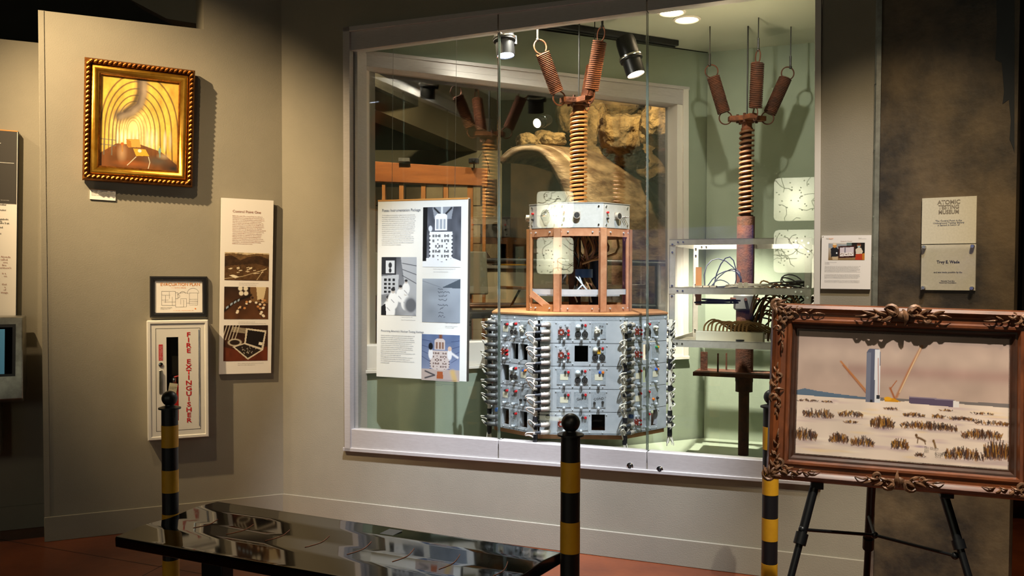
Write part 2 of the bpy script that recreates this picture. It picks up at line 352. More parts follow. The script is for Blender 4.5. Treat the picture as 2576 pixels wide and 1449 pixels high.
# baseboards
bb = W.loc(1470, 1328)[1]
bw = struct('baseboard_front', MB().box(sc_, -.012, 0, s_pil-.03, 0, bb), M_WALL, loc=(0, W.Y0, 0), rot=(0, 0, W.rz), bev=.003)
struct('baseboard_left', MB().box(Le+.0, -.012, 0, Lc-.005, 0, bb), M_WALL, loc=(0, L.Y0, 0), rot=(0, 0, L.rz), bev=.003)
struct('baseboard_far_left', MB().box(-6.5, -.012, 0, Le+.2, 0, bb), M_WALL, loc=(0, LL.Y0, 0), rot=(0, 0, LL.rz), bev=.003)
# the room behind the viewer
struct('wall_back', MB().box(-6.5, -1.65, 0, 5, -1.55, 4.3), M_DARKG)
struct('wall_side_left', MB().box(-6.6, -1.6, 0, -6.5, 13, 4.3), M_DARKG)
struct('wall_side_right', MB().box(4.0, -1.6, 0, 4.1, 13, 4.3), M_DARKG)
# display case shell: green walls, ceiling, floor
Bh = rect(B, 900, 140, 1720, 895, 0)
Bs0 = B.loc(868, 700)[0]; Bs1 = B.loc(1775, 700)[0]
czt = R.loc(1775, 132)[1]
wallbox('wall_case_back', B, Bs0, Bs1, .2, czt, th=.1, m=M_GREEN, holes=(B.loc(890, 700)[0], B.loc(1722, 700)[0], B.loc(1300, 915)[1], B.loc(1300, 176)[1]))
Rs0 = R.loc(1775, 700)[0]; Rs1 = R.loc(2300, 700)[0]
wallbox('wall_case_right', R, Rs0, Rs1, .2, czt, th=.1, m=M_GREEN)
pe0 = W.world(hb+.24, 0); pe1 = R.world(R.loc(2260, 700)[0], 0)
struct('wall_case_end', MB().box(0, 0, .2, (pe1-pe0).length+.1, .08, czt), M_GREEN, loc=(pe0.x, pe0.y+.12, 0), rot=(0, 0, math.atan2(pe1.y-pe0.y, pe1.x-pe0.x)), sharp=None)
corner = R.world(Rs0, 0); la = W.world(ha-.02, 0, -.12); lb = B.world(Bs0, 0); ra = W.world(hb+.2, 0, -.12)
poly = [(la.x, la.y), (ra.x, ra.y), (pe1.x+.3, pe1.y+.1), (corner.x, corner.y), (lb.x+.25, lb.y+.05)]
struct('ceiling_case', MB().prism(poly, czt, czt+.05), M_CEILG, sharp=None)
struct('floor_case', MB().prism(poly, .25, .30), M_GREEN, sharp=None)
jl = W.world(ha, 0, -.12)
struct('trim_3', MB().box(-.05, -.02, .3, -.005, .20, czt), M_FRAMEW, loc=(jl.x+.0, jl.y, 0), rot=(0, 0, W.rz), sharp=None)

# ---- window_1: front display window (frame corner lines taken from the photograph)
w1 = thing('window_1', 'wide three-pane display window in a satin metal frame around the instrument', None, (0, W.Y0, 0), (0, 0, W.rz), kind='structure')
def wq(mb, pix, off0, off1):   # quad from pixel corners on W, extruded between two offsets
    P4 = [W.loc(x, y, off1) for x, y in pix]; mb.slab(P4, -off1, -off0); return mb
xs3 = [880, 1253, 1627, 2052]
def ty(x): return 127-(x-885)*.1345
def by(x): return 1080+(x-885)*.0765
rimT = lambda x: 68-(x-862)*.1215
rimB = lambda x: 1135+(x-866)*.0738
mb = MB()
wq(mb, [(862, rimT(862)), (2067, rimT(2067)), (2067, rimT(2067)+13), (862, rimT(862)+13)], -.02, .022)
wq(mb, [(862, rimB(862)-9), (2067, rimB(2067)-9), (2067, rimB(2067)), (862, rimB(862))], -.02, .022)
wq(mb, [(862, rimT(862)), (879, rimT(879)), (881, rimB(881)), (866, rimB(866))], -.02, .022)
mb.build('frame_rim', M_FRAME, w1, bev=.002)
mb = MB(); wq(mb, [(2051, -90), (2067, -90), (2060, 1232), (2045, 1232)], -.1, .022); mb.build('frame_jamb', M_FRAMEW, w1, bev=.002)
mb = MB(); wq(mb, [(880, 82), (899, 80), (901, 1083), (884, 1083)], -.13, -.03); mb.build('frame_jamb', M_FRAME, w1)
for i in range(3):
    a, b = xs3[i]+(1.5 if i else 0), xs3[i+1]-1.5
    mb = MB(); wq(mb, [(a, rimT(a)+12), (b, rimT(b)+12), (b, ty(b)), (a, ty(a))], -.06, .006); mb.build('header_panel', M_FRAME, w1, bev=.0015)
    mb = MB(); wq(mb, [(a, by(a)), (b, by(b)), (b, rimB(b)-8), (a, rimB(a)-8)], -.06, .012); mb.build('sill_panel', M_FRAME, w1, bev=.002)
    mb = MB(); wq(mb, [(a+1, ty(a)-6), (b-1, ty(b)-6), (b-1, by(b)+4), (a+1, by(a)+4)], -.032, -.022); mb.build('glass_pane', G_FRONT, w1, sharp=None)
for x in (1254.5, 1628):
    mb = MB()
    for e in (-2.2, .9): wq(mb, [(x+e, ty(x)-6), (x+e+1.3, ty(x)-6), (x+e+1.3, by(x)+4), (x+e, by(x)+4)], -.033, -.021)
    mb.build('polished_glass_edge', G_EDGE, w1, sharp=None)
mb = MB(); wq(mb, [(880, 100), (2055, 100-.13*1175), (2055, -70), (880, 90)], -.058, -.05); mb.build('header_backing', M_GAP, w1, sharp=None)
for x, y in ((1585, 1172), (1660, 1181)):
    a, z = W.loc(x, y, .012); lk = MB(Matrix.Translation((a, -.012, z)) @ Matrix.Rotation(PI/2, 4, 'X')).lathe([(.017, 0), (.017, .003), (.011, .006), (.0105, .010), (.0, .010)], 20).build('sill_lock', M_CHROME, w1)
    MB(Matrix.Translation((a, -.023, z))).box(-.002, -.001, -.006, .002, .002, .006).build('keyhole', M_INK, lk)
# ---- window_2: rear window of the case
w2 = thing('window_2', 'rear window of the display case looking into the tunnel gallery', None, (0, B.Y0, 0), (0, 0, B.rz), kind='structure')
def bq(mb, pix, off0, off1):
    P4 = [B.loc(x, y, off1) for x, y in pix]; mb.slab(P4, -off1, -off0); return mb
T2 = lambda x: 127+(x-900)*.1135
I2 = lambda x: 163+(x-900)*.123
J2 = lambda x: 871-(x-900)*.033
K2 = lambda x: 941-(x-900)*.045
mb = MB(); bq(mb, [(880, T2(880)), (1733, T2(1733)), (1733, I2(1733)), (880, I2(880))], -.14, .012); mb.build('header_panel', M_FRAME, w2, bev=.002)
mb = MB(); bq(mb, [(880, T2(880)-3), (1735, T2(1735)-3), (1735, T2(1735)+5), (880, T2(880)+5)], -.02, .022); bq(mb, [(880, T2(880)+21), (1700, T2(1700)+23), (1700, T2(1700)+25), (880, T2(880)+23)], 0, .0135); mb.build('frame_rim', M_FRAME, w2)
mb = MB(); bq(mb, [(880, J2(880)), (1733, J2(1733)), (1733, K2(1733)-9), (880, K2(880)-9)], -.14, .012); mb.build('sill_panel', M_FRAMEW, w2, bev=.002)
mb = MB(); bq(mb, [(880, K2(880)-8), (1735, K2(1735)-8), (1735, K2(1735)), (880, K2(880))], -.02, .025); mb.build('frame_rim', M_FRAMEW, w2, bev=.002)
mb = MB(); bq(mb, [(1704, 255), (1718, 257), (1718, 850), (1704, 850)], -.14, .006); bq(mb, [(1720, 225), (1733, 222), (1733, 900), (1720, 900)], -.02, .022); mb.build('frame_jamb', M_FRAMEW, w2, bev=.002)
mb = MB(); bq(mb, [(884, I2(880)-6), (1708, I2(1708)-6), (1708, J2(1708)+6), (884, J2(880)+6)], -.115, -.108); mb.build('glass_pane', G_BACK, w2, sharp=None)

# ================================================================== THE HANGING INSTRUMENT PACKAGE
IY = 5.13
ic = atY(1455, 700, IY)
def zat(py, Y, px=1460): return atY(px, py, Y).z
IN = thing('instrument_package', 'aluminium octagonal instrument package hung from springs, front face covered with rows of dials and sockets', 'scientific instrument', (ic.x, IY, 0), (0, 0, math.radians(-2.5)))
A_, B_ = .49, .23
def octo(a, b): return [(-b, -a), (b, -a), (a, -b), (a, b), (b, a), (-b, a), (-a, b), (-a, -b)]
zt = zat(789, 4.64); zb = zat(1106, 4.64); zr1 = zat(806, 4.64); zr0 = zat(1094, 4.64)
MB().prism(octo(A_-.13, B_-.06), zb+.05, zt-.02).build('cavity_shade', M_DARK, IN)  # solid coloured black to give the shade of the hollow interior
MB().prism(octo(A_+.004, B_+.002), zt-.012, zt).build('top_plate', M_TAN, IN, bev=.002)
MB().prism(octo(A_-.012, B_-.004), zb, zb+.035).build('bottom_skirt', M_TAN, IN, bev=.002)
P8 = octo(A_, B_)
def face(k):      # frame of face k: origin, rotation (local +x along the face, -y outwards)
    p, q = Vector((*P8[k], 0)), Vector((*P8[(k+1) % 8], 0)); return p, q, (q-p).length, math.atan2((q-p).y, (q-p).x)
def screwset(mb, pts, r=.004):
    for x, z in pts: mb.cyl((x, 0, z), (x, -.004, z), r, 8, r*.7)
rh = (zr1-zr0)/5
MU = (.305, .505, .705); MW, MH = .165, .70
LAY = {0: ['ADK', 'AHY', 'SDT', 'SGC', 'AGH'], 7: ['SDK', 'AHH', 'HDT', 'SGC', 'HGH'], 1: ['ADK', 'AHN', 'SHT', 'SGO', 'AGH'],
       6: ['ADK', 'AHS', 'SHT', 'SGC', 'AGH'], 5: ['SDK', 'AHH', 'HDT', 'SGC', 'HGH'], 2: ['ADK', 'AHY', 'SDT', 'SGC', 'AGH']}
def sw(c, x, z, m, par, r=.0058, l=.014, name='jack'):
    MB().cyl((x, 0, z), (x, -l*.5, z), r*1.25, 8).cyl((x, -l*.5, z), (x, -l, z), r, 8).build(name, m, par)
def make_module(kind, par, x, z, w_, h_):
    a = w_/2; b = h_/2
    pl = MB().box(x-a, -.003, z-b, x+a, .0, z+b)
    screwset(pl, [(x-a*.85, z-b*.88), (x+a*.85, z-b*.88), (x-a*.85, z+b*.88), (x+a*.85, z+b*.88)], .0028)
    pl.build('module_plate', M_PANEL if kind in 'DA' else M_PANEL2, par)
    q = lambda u, v: (x+u*a, z+v*b)
    if kind == 'A':
        X, Z = q(-.42, -.18); MB().box(X-.016, -.012, Z-.017, X+.016, 0, Z+.017).build('resin_block', M_BROWNR, par, bev=.001)
        mb = MB(); screwset(mb, [(X-.012, Z-.013), (X+.012, Z-.013), (X-.012, Z+.013), (X+.012, Z+.013)], .003); mb.M = Matrix.Translation((0, -.012, 0)); mb.v = [(p[0], p[1]-.012, p[2]) for p in mb.v]
        mb.cyl((X, -.012, Z), (X, -.02, Z), .0065, 10).build('block_screws', M_KNOB, par)
        for u, v, m in ((-.5, .58, M_KNOB), (.42, .55, M_KNOB), (.6, -.02, M_RED), (.6, -.5, M_RED), (.2, -.28, M_INK)): sw(0, *q(u, v), m, par)
    elif kind in 'DY':
        for u in (-.48, .48):
            X, Z = q(u, -.4); MB().cyl((X, 0, Z), (X, -.009, Z), .0165, 18).build('dial_ring', M_CHROME, par)
            MB().cyl((X, -.009, Z), (X, -.0095, Z), .0135, 16).cyl((X, -.0095, Z), (X, -.012, Z), .003, 8).build('dial_face', M_INK, par)
        X, Z = q(-.48, .5); MB().sph((X, -.014, Z), .0125, 8).cyl((X, 0, Z), (X, -.01, Z), .014, 12).build('indicator_bulb', M_BULB if kind == 'D' else M_COT, par)
        sw(0, *q(.1, .68), M_INK, par); sw(0, *q(.55, .68), M_RED, par); sw(0, *q(.5, .25), M_KNOB, par)
        if kind == 'Y': MB().box(x-.008, -.006, z+.0, x+.01, 0, z+.02).build('yellow_tag', M_YELP, par)
    elif kind == 'K':
        X, Z = q(-.3, .1); mb = MB()
        for i in range(9): mb.sph((X+rng.uniform(-.012, .012), -.012+rng.uniform(-.006, .006), Z+rng.uniform(-.014, .014)), .0085, 5)
        mb.build('cotton_wad', M_COT, par); sw(0, *q(.4, .1), M_INK, par, .004); text('ZIP', .018, M_INK, par, x-.0, z+b*.35, -.004)
    elif kind in 'ST' or kind == 'N':
        c1, c2 = {'S': (M_INK, M_RED), 'T': (M_BLU, M_ORG), 'N': (M_GRN, M_YELP)}[kind]
        sw(0, *q(.18, .55), c1, par); sw(0, *q(.62, .55), c2, par)
        if kind != 'N': MB().box(x-.02, -.004, z-b*.42, x+.022, 0, z+b*.3).build('paper_label', M_CREAM, par)
    elif kind == 'G':
        sw(0, *q(.22, .6), M_INK, par); sw(0, *q(.62, .6), M_RED, par); return
    elif kind in 'CO':
        sw(0, *q(-.55, -.4), M_INK if kind == 'C' else M_ORG, par); sw(0, *q(.6, -.3), M_INK, par)
for k, rows in LAY.items():
    p, q, fw, ang = face(k)
    for r, lay in enumerate(rows):
        z1 = zr1-r*rh-.0015; z0 = zr1-(r+1)*rh+.0015; zc = (z0+z1)/2+.006; mh = rh*MH
        mb = MB(); cur = .012 if k != 0 else .012; holes = []
        for j, ch in enumerate(lay):
            if ch == 'H': holes.append((fw*MU[j]-fw*MW/2, fw*MU[j]+fw*MW/2))
        x = cur
        for ha_, hb_ in holes:
            mb.box(x, 0, z0, ha_, .006, z1); mb.box(ha_, 0, z0, hb_, .006, zc-mh/2); mb.box(ha_, 0, zc+mh/2, hb_, .006, z1)
            for xx in (ha_, hb_-.002): mb.box(xx, 0, zc-mh/2, xx+.002, .03, zc+mh/2)
            x = hb_
        mb.box(x, 0, z0, fw-.004, .006, z1)
        screwset(mb, [(fw*u, z1-.012) for u in (.21, .605, .8)]+[(fw*u, z0+.011) for u in (.255, .405, .605, .755)], .0042)
        row = mb.build('panel_row', M_PANEL, IN, loc=(p.x, p.y, 0), rot=(0, 0, ang), sharp=None)
        for j, ch in enumerate(lay):
            if ch == 'H': continue
            make_module(ch, row, fw*MU[j], zc, fw*MW, mh)
            X = fw*MU[j]; MB().cyl((X, 0, zc-mh/2-.002), (X, -.013, zc-mh/2-.002), .007, 10).sph((X, -.016, zc-mh/2-.002), .0092, 8).build('pull_knob', M_KNOB, row)
            if k in (0, 1, 7) and ch in 'GC': text({'G': 'GAP' if r == 3 else 'RC', 'C': 'COND."'}[ch], .019, M_INK, row, X-.026, zc-.004, -.004, rot=.0 if ch == 'G' else -.1)
            if k == 0 and ch == 'A' and r < 2: text('T', .018, M_INK, row, X+.0, zc+.018, -.004)
    for e0, e1 in ((zr1, zt-.012), (zb+.035, zr0)): MB().box(.0, 0, e0, fw, .006, e1).build('edge_strip', M_PANEL2, IN, loc=(p.x, p.y, 0), rot=(0, 0, ang), sharp=None)
    mb = MB(); screwset(mb, [(.02, zt-.03), (fw*.5, zt-.03), (fw-.02, zt-.03)], .0065); mb.build('strip_bolts', M_KNOB, IN, loc=(p.x, p.y, 0), rot=(0, 0, ang), kind='stuff')
# connectors, boots and white wires down the corner of each face
mb = MB().cyl((0, 0, 0), (0, -.014, 0), .0155, 12).cyl((0, -.014, 0), (0, -.02, 0), .012, 12).tube([(0, -.02, 0), (-.006, -.03, 0), (-.02, -.034, 0), (-.032, -.034, -.001)], [.0125, .0125, .0115, .011], 10).cyl((-.03, -.034, -.001), (-.036, -.034, -.001), .0125, 10)
mb.cyl((-.02, -.034, .009), (-.02, -.034, .014), .003, 6).cyl((-.02, -.034, -.014), (-.02, -.034, -.009), .003, 6)
con0 = mb.build('connector', M_CONN, IN); boot0 = MB().tube([(-.034, -.034, -.001), (-.044, -.034, -.002), (-.068, -.034, -.003)], [.0105, .009, .0065], 9).build('rubber_boot', M_BOOT, con0)
cond0 = con0.data.copy(); cond0.materials[0] = M_CONND
wires = []
for i in range(4):
    h = (.026, .008, .018, -.004)[i]; d = (-.098, -.108, -.102, -.112)[i]
    wires.append(MB().spline([(-.066, -.034, -.003), (-.084, -.037, h*.6), (d, -.040, h), (d-.006, -.03, h-.014), (d+.018, -.022, -.02), (-.066, -.014, -.04)], .0036, 6).build('wire_loop', M_WIREW, con0))
for wv in wires[1:]: wv.parent = None
ys = [188, 258, 330, 425, 495, 570, 657, 735, 803, 890, 965, 1035, 1195, 1270]
first = True
for k in LAY:
    p, q, fw, ang = face(k); d = (q-p).normalized(); n_ = Vector((d.y, -d.x, 0))
    hz = []
    for i, yy in enumerate(ys):
        z = zt-(yy-85)/(1305-85)*(zt-zb-.03)-.005; xx = .055 if k == 0 else .045
        pos = p+d*xx+Vector((0, 0, z))
        if first: c = con0; first = False; c.location = pos; c.rotation_euler = (0, 0, ang)
        else:
            c = inst(con0, IN, pos, (0, 0, ang)); inst(boot0, c); wl = inst(wires[(i*3+k) % 4], c); wl.scale = (1, 1, 1) if k in (0, 1) else (.86, 1, .8)
        if k in (7, 6): c.data = cond0
    hx = p+d*(-.012 if k != 6 else -.02)+n_*(.012 if k in (0, 7) else .018)
    base = zb-.03
    b_ = MB()
    for i in range(9):
        a = 2*PI*i/9; o_ = Vector((math.cos(a)*.008, math.sin(a)*.008, 0)); pts = [hx+o_+Vector((0, 0, zt-.04-.0*i))]
        for t in range(1, 9): pts.append(hx+o_*(1+.35*math.sin(t*2.1+i))+Vector((0, 0, zt-.04-t*(zt-zb)/8.5)))
        sp = rng.uniform(-.02, .02, 2); pts.append(hx+Vector((sp[0]+.004, sp[1], zb-.055-rng.uniform(0, .03)))); b_.tube(pts, .0032, 5)
    hb0 = b_.build('cable_harness', M_WIREW, IN)
    t_ = MB()
    for z in (zt-.11, zt-.27, zt-.30, zt-.42, zt-.56, zt-.60, zb+.02, zb+.0): t_.lathe([(.0135, 0), (.0135, .03)], 10, (hx.x, hx.y, z-.02))
    t_.build('tape_bands', M_BLKPL, hb0, kind='stuff')
for wv in wires[1:]: bpy.data.objects.remove(wv)
for k, u in ((0, .055), (7, .05), (1, .05)):
    p, q, fw, ang = face(k); d = (q-p).normalized()
    MB().cyl((0, 0, 0), (0, -.016, 0), .012, 12).build('blue_cap', M_BLUEC if k else M_BLKPL, IN, loc=p+d*u+Vector((0, 0, zt-(1120-85)/1220*(zt-zb-.03)-.005)), rot=(0, 0, ang))
# open copper-coloured frame above
a2, b2 = .292, .128
zu1 = zat(573, 4.84); zu0 = zt+.001
P8u = octo(a2, b2)
for i, (x, y) in enumerate(P8u):
    a = math.atan2(y, x); MB().box(-.021, -.004, zu0, .021, .004, zu1).box(-.021, -.004, zu0, -.017, .018, zu1).box(.017, -.004, zu0, .021, .018, zu1).build('corner_post', M_COPPER if i in (0, 1, 2, 3) else M_TAN, IN, loc=(x, y, 0), rot=(0, 0, a+PI/2), bev=.001)
for i in range(8):
    p, q = Vector((*P8u[i], 0)), Vector((*P8u[(i+1) % 8], 0)); fw = (q-p).length; ang = math.atan2((q-p).y, (q-p).x)
    mb = MB().box(.012, .004, zu1-.045, fw-.012, .008, zu1).box(.012, .004, zu1-.004, fw-.012, .04, zu1); mb.build('top_rail', M_COPPER, IN, loc=p, rot=(0, 0, ang))
    MB().box(.012, .004, zu0, fw-.012, .008, zu0+.04).build('bottom_rail', M_COPPER if i < 3 else M_TAN, IN, loc=p, rot=(0, 0, ang))
    mb = MB()
    for X in (.02, .06, fw-.06, fw-.02):
        for Z in (zu1-.022, zu0+.018): mb.cyl((X, .004, Z), (X, -.003, Z), .0045, 8)
    mb.build('rail_bolts', M_KNOB, IN, loc=p, rot=(0, 0, ang))
    MB().box(0, 0, zu0+.095, fw*.93, .003, zu0+.125).build('shelf_band', M_PANEL, IN, loc=p*.93, rot=(0, 0, ang))
MB().box(0, -.006, -.017, .155, 0, .017).build('loose_bracket', M_COPPER, IN, loc=(-a2+.02, -b2-.035, zu0+.10), rot=(0, math.radians(34), math.radians(-30)))
MB().prism(octo(a2*.8, b2*.8), zu0+.085, zu0+.095).build('shelf_plate', M_PANEL2, IN)
MB().lathe([(.055, zu0), (.055, zu1)], 20, (.12, .08, 0)).build('inner_duct', M_CABBL, IN)
MB().lathe([(.035, zu0), (.035, zu1)], 16, (-.02, .02, 0)).build('centre_pipe', M_RUSTD, IN)
for m, n_, sd, nm in ((M_CAB, 16, 1, 'brown_cable_bundle'), (M_CABB, 9, 2, 'black_cable_bundle'), (M_CABT, 7, 3, 'tan_cable_bundle')):
    g = np.random.default_rng(sd); mb = MB()
    for i in range(n_):
        x0, y0 = g.uniform(-.03, .14), g.uniform(-.14, .06)
        pts = [(x0+g.uniform(-.02, .02), y0, zu1-.02), (x0+g.uniform(-.05, .05), y0-.02, zu1-.12), (.03+g.uniform(-.03, .03), -.05+g.uniform(-.03, .03), zu0+.28), (.03+g.uniform(-.04, .04), -.05+g.uniform(-.03, .03), zu0+.20), (.03+g.uniform(-.08, .09), -.05+g.uniform(-.06, .06), zu0+.10)]
        mb.spline(pts, .0052, 6)
    mb.build(nm, m, IN)
MB().tube([(.02, -.09, zu0+.27), (.07, -.12, zu0+.29), (.13, -.12, zu0+.30), (.21, -.10, zu0+.33), (.23, -.06, zu1-.1), (.22, -.04, zu1-.02)], .007, 8).build('loose_cable', M_CABT, IN)
for s_ in (0, 1): MB().tube([(.0-.02*s_, -.10, zu0+.20), (.02, -.13, zu0+.15), (-.03+.09*s_, -.15, zu0+.10), (-.01+.08*s_, -.14, zu0+.05)], .005, 6).build('blue_wire_end', M_PANEL, IN)
MB().lathe([(.052, 0), (.052, .05)], 16, (.03, -.05, zu0+.19)).build('cable_wrap', M_BLUEC, IN)
# control box on top
a3, b3 = .286, .126; zc0 = zu1+.001; zc1 = zat(510, 4.84)
P8c = octo(a3, b3)
MB().prism(P8c, zc0, zc1).build('control_box', M_BOX, IN, bev=.002)
MB().prism(octo(a3+.003, b3+.001), zc1, zc1+.003).build('box_lid', M_BOX, IN)
zm = (zc0+zc1)/2
def onface(k, u, z): p, q = Vector((*P8c[k], 0)), Vector((*P8c[(k+1) % 8], 0)); return p+(q-p)*u+Vector((0, 0, z)), math.atan2((q-p).y, (q-p).x)
def gauge(k, u):
    p, a = onface(k, u, zm); g = MB(Matrix.Rotation(PI/2, 4, 'X')).lathe([(.037, 0), (.037, .012), (.032, .014), (.032, .01), (0, .01)], 24).build('gauge', M_CHROME, IN, loc=p, rot=(0, 0, a))
    MB().cyl((0, -.0105, 0), (0, -.0112, 0), .031, 24).build('gauge_face', M_INK, g); MB().box(-.016, -.014, -.003, .004, -.011, .003).build('needle', M_ORG, g)
    MB().sph((.008, -.014, .004), .009, 6).build('gauge_hub', M_CHROME, g)
def socket(k, u):
    p, a = onface(k, u, zm); g = MB().box(-.02, -.003, -.02, .02, 0, .02).cyl((0, 0, 0), (0, -.022, 0), .0195, 18).build('round_socket', M_CONN, IN, loc=p, rot=(0, 0, a))
    MB().cyl((0, -.022, 0), (0, -.0226, 0), .016, 16).build('socket_face', M_INK, g); mb = MB()
    for t in range(5): mb.cyl((.008*math.cos(t*1.256), -.0226, .008*math.sin(t*1.256)), (.008*math.cos(t*1.256), -.0245, .008*math.sin(t*1.256)), .0017, 6)
    mb.build('socket_pins', M_CHROME, g)
def boxscrews(k):
    for u in (.1, .9):
        for f in (.13, .87):
            p, a = onface(k, u, zc0+(zc1-zc0)*f); MB().cyl((0, 0, 0), (0, -.005, 0), .0048, 8).build('screw', M_CHROME, IN, loc=p, rot=(0, 0, a))
    for f, m in ((.62, M_RED), (.38, M_INK)):
        p, a = onface(k, .14, zc0+(zc1-zc0)*f); MB().cyl((0, 0, 0), (0, -.012, 0), .006, 8).build('jack', m, IN, loc=p, rot=(0, 0, a))
for k in (0, 1, 7, 5, 6): boxscrews(k)
gauge(7, .62); socket(0, .42); socket(1, .5); gauge(5, .4); socket(6, .6); socket(5, .75)
for i in range(3):
    p, a = onface(1, .66+.07*i, zm-.008); MB().tube([(0, 0, 0), (0, -.012, .003), (.004, -.03, .006)], [.004, .003, .0025], 6).build('toggle_switch', M_CHROME, IN, loc=p, rot=(0, 0, a))
# coil spring, pipe and crown plate
def helix(mb, c, r, wr, z0, z1, turns, n=6, seg=18, r1=None):
    N = int(turns*seg); mb.tube([(c[0]+(r+((r1 or r)-r)*i/N)*math.cos(2*PI*i/seg), c[1]+(r+((r1 or r)-r)*i/N)*math.sin(2*PI*i/seg), z0+(z1-z0)*i/N) for i in range(N+1)], wr, n); return mb
def ext_spring(name, m, Lg=.235, rad=.037):
    e = helix(MB(), (0, 0), rad, .0044, 0, Lg, 24, 6, 16).build(name, m, None)
    MB().lathe([(rad-.0035, 0), (rad-.0035, Lg)], 16).build('spring_core', M_RUSTD, e)
    for z, s_, nm in ((0, -1, 'lower_hook'), (Lg, 1, 'upper_hook')):
        r_ = .040; mb = MB().tube([(r_*math.sin(t)*1.0, 0, z+s_*(r_*.9-r_*math.cos(t))) for t in [(.15+i*.29) for i in range(20)]], .0042, 6); mb.build(nm, m, e)
    return e
def head(parent, cx, cy, z0, springs, mcoil, zc0_, zc1_, rc, turns, ceilz):
    """crown: coil spring on a pipe, flange plate and three extension springs with cables"""
    MB().lathe([(rc*.62, zc0_), (rc*.62, z0)], 18, (cx, cy, 0)).build('spring_pipe', M_RUSTD, parent)
    helix(MB(), (cx, cy), rc-.0075, .0078, zc0_+.004, zc1_, turns, 8, 20).build('coil_spring', mcoil, parent)
    MB().lathe([(rc*.72, zc1_-.004), (rc*.78, zc1_+.01), (rc*.66, zc1_+.02), (rc*.66, z0-.012), (rc*.95, z0-.01), (rc*.95, z0)], 18, (cx, cy, 0)).build('collar', M_RUST, parent)
    poly = []
    for i in range(3):
        a0 = springs[i][0]
        for da, rr in ((-.75, .062), (-.22, .118), (.22, .118)): poly.append((cx+rr*math.cos(a0+da), cy+rr*math.sin(a0+da)))
    MB().prism(poly, z0, z0+.03).build('flange_plate', M_RUST, parent, bev=.002)
    for i in range(6):
        a = i*PI/3; MB().cyl((cx+.06*math.cos(a), cy+.06*math.sin(a), z0-.012), (cx+.06*math.cos(a), cy+.06*math.sin(a), z0+.042), .009, 6).build('bolt', M_RUSTD, parent)
    MB().cyl((cx, cy, z0), (cx, cy, ceilz), .005, 6).build('centre_cable', M_CABB, parent)
    for a0, tilt, Lg in springs:
        e = ext_spring('extension_spring', M_RUSTD if mcoil is M_COILD else M_RUST, Lg); e.parent = parent
        e.location = (cx+.145*math.cos(a0), cy+.145*math.sin(a0), z0+.055); e.rotation_euler = (0, tilt, a0)
        top = Vector(e.location)+Vector((math.sin(tilt)*math.cos(a0), math.sin(tilt)*math.sin(a0), math.cos(tilt)))*(Lg+.078)
        mb = MB().cyl(top, (top.x, top.y, ceilz), .0035, 6).cyl(top, (top.x, top.y, top.z+.07), .007, 8).sph(top, .011, 6); mb.build('hanger_cable', M_CABB, parent)
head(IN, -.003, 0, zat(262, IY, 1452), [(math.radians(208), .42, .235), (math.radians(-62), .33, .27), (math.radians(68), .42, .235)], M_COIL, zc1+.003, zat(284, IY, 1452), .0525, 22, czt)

# ================================================================== SECOND SUSPENSION COLUMN AND ITS RACK
CY = 5.53
cc = atY(1877, 500, CY)
SC = thing('suspension_column', 'rusty steel column with coil spring and three hanging springs against the green wall', 'scientific instrument', (cc.x, CY, 0), (0, 0, 0))
def zc(py): return atY(1877, py, CY).z
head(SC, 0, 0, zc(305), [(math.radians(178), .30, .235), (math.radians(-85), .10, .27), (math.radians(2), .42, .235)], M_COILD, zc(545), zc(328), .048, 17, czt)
MB().lathe([(.055, zc(960)), (.055, zc(545))], 24).build('upper_tube', M_RUSTD, SC)
MB().lathe([(.049, zc(985)), (.053, zc(985)), (.053, zc(880)), (.049, zc(880))], 24).build('sleeve', M_RUSTD, SC)
MB().lathe([(.033, .31), (.033, zc(983))], 20).build('lower_tube', M_RUSTD, SC)
z = zc(760); MB().lathe([(.06, -.05), (.072, -.04), (.072, .04), (.06, .05)], 20, (0, 0, z)).build('clamp_collar', M_CONND, SC)
mb = MB()
for i in range(6): a = i*PI/3+.3; mb.cyl((.07*math.cos(a), .07*math.sin(a), z+.02), (.10*math.cos(a), .10*math.sin(a), z+.02), .010, 6)
mb.build('clamp_bolts', M_RUSTD, SC)
zz = zc(940); pm = MB().box(-.30, -.14, zz-.012, .30, .12, zz+.012).build('base_plate', M_RUSTD, SC, rot=(0, 0, R.rz))
for x, y, h, t in ((-.25, -.02, .12, .022), (-.15, -.10, .12, .005), (-.12, .06, .11, .005), (.20, -.02, .13, .005), (.27, -.06, .10, .005)):
    MB().box(x-t, y-.003, zz+.012, x+t, y+.003, zz+.012+h).build('upright_pin', M_RUSTD, pm)
# rack
RP = Plane(5.41, -.401); RD = .80; Tm = RP.inw
ra0, rz1 = RP.loc(1684, 602); ra1, _ = RP.loc(2042, 600)
RK = thing('equipment_rack', 'open aluminium equipment rack with two cable-strewn shelves around the rusty column', 'rack', tuple(RP.world(ra0, 0)), (0, 0, RP.rz))
rw = ra1-ra0; zr_b = RP.loc(1690, 878)[1]; zs1 = RP.loc(1850, 733)[1]; zs2 = RP.loc(1850, 866)[1]
for x in (0, rw-.035):
    for y in (0, RD-.035):
        o_ = MB().box(x, y, zr_b, x+.035, y+.004, rz1).box(x if x == 0 else x+.031, y, zr_b, x+.004 if x == 0 else x+.035, y+.035, rz1).build('rack_post', M_RACK, RK)
        mb = MB()
        for Z in (rz1-.03, rz1-.075, zs1+.03, zs1-.03, zs2+.03): mb.cyl((x+.018, y, Z), (x+.018, y-.005, Z), .006, 8)
        mb.build('post_bolts', M_CHROME, o_)
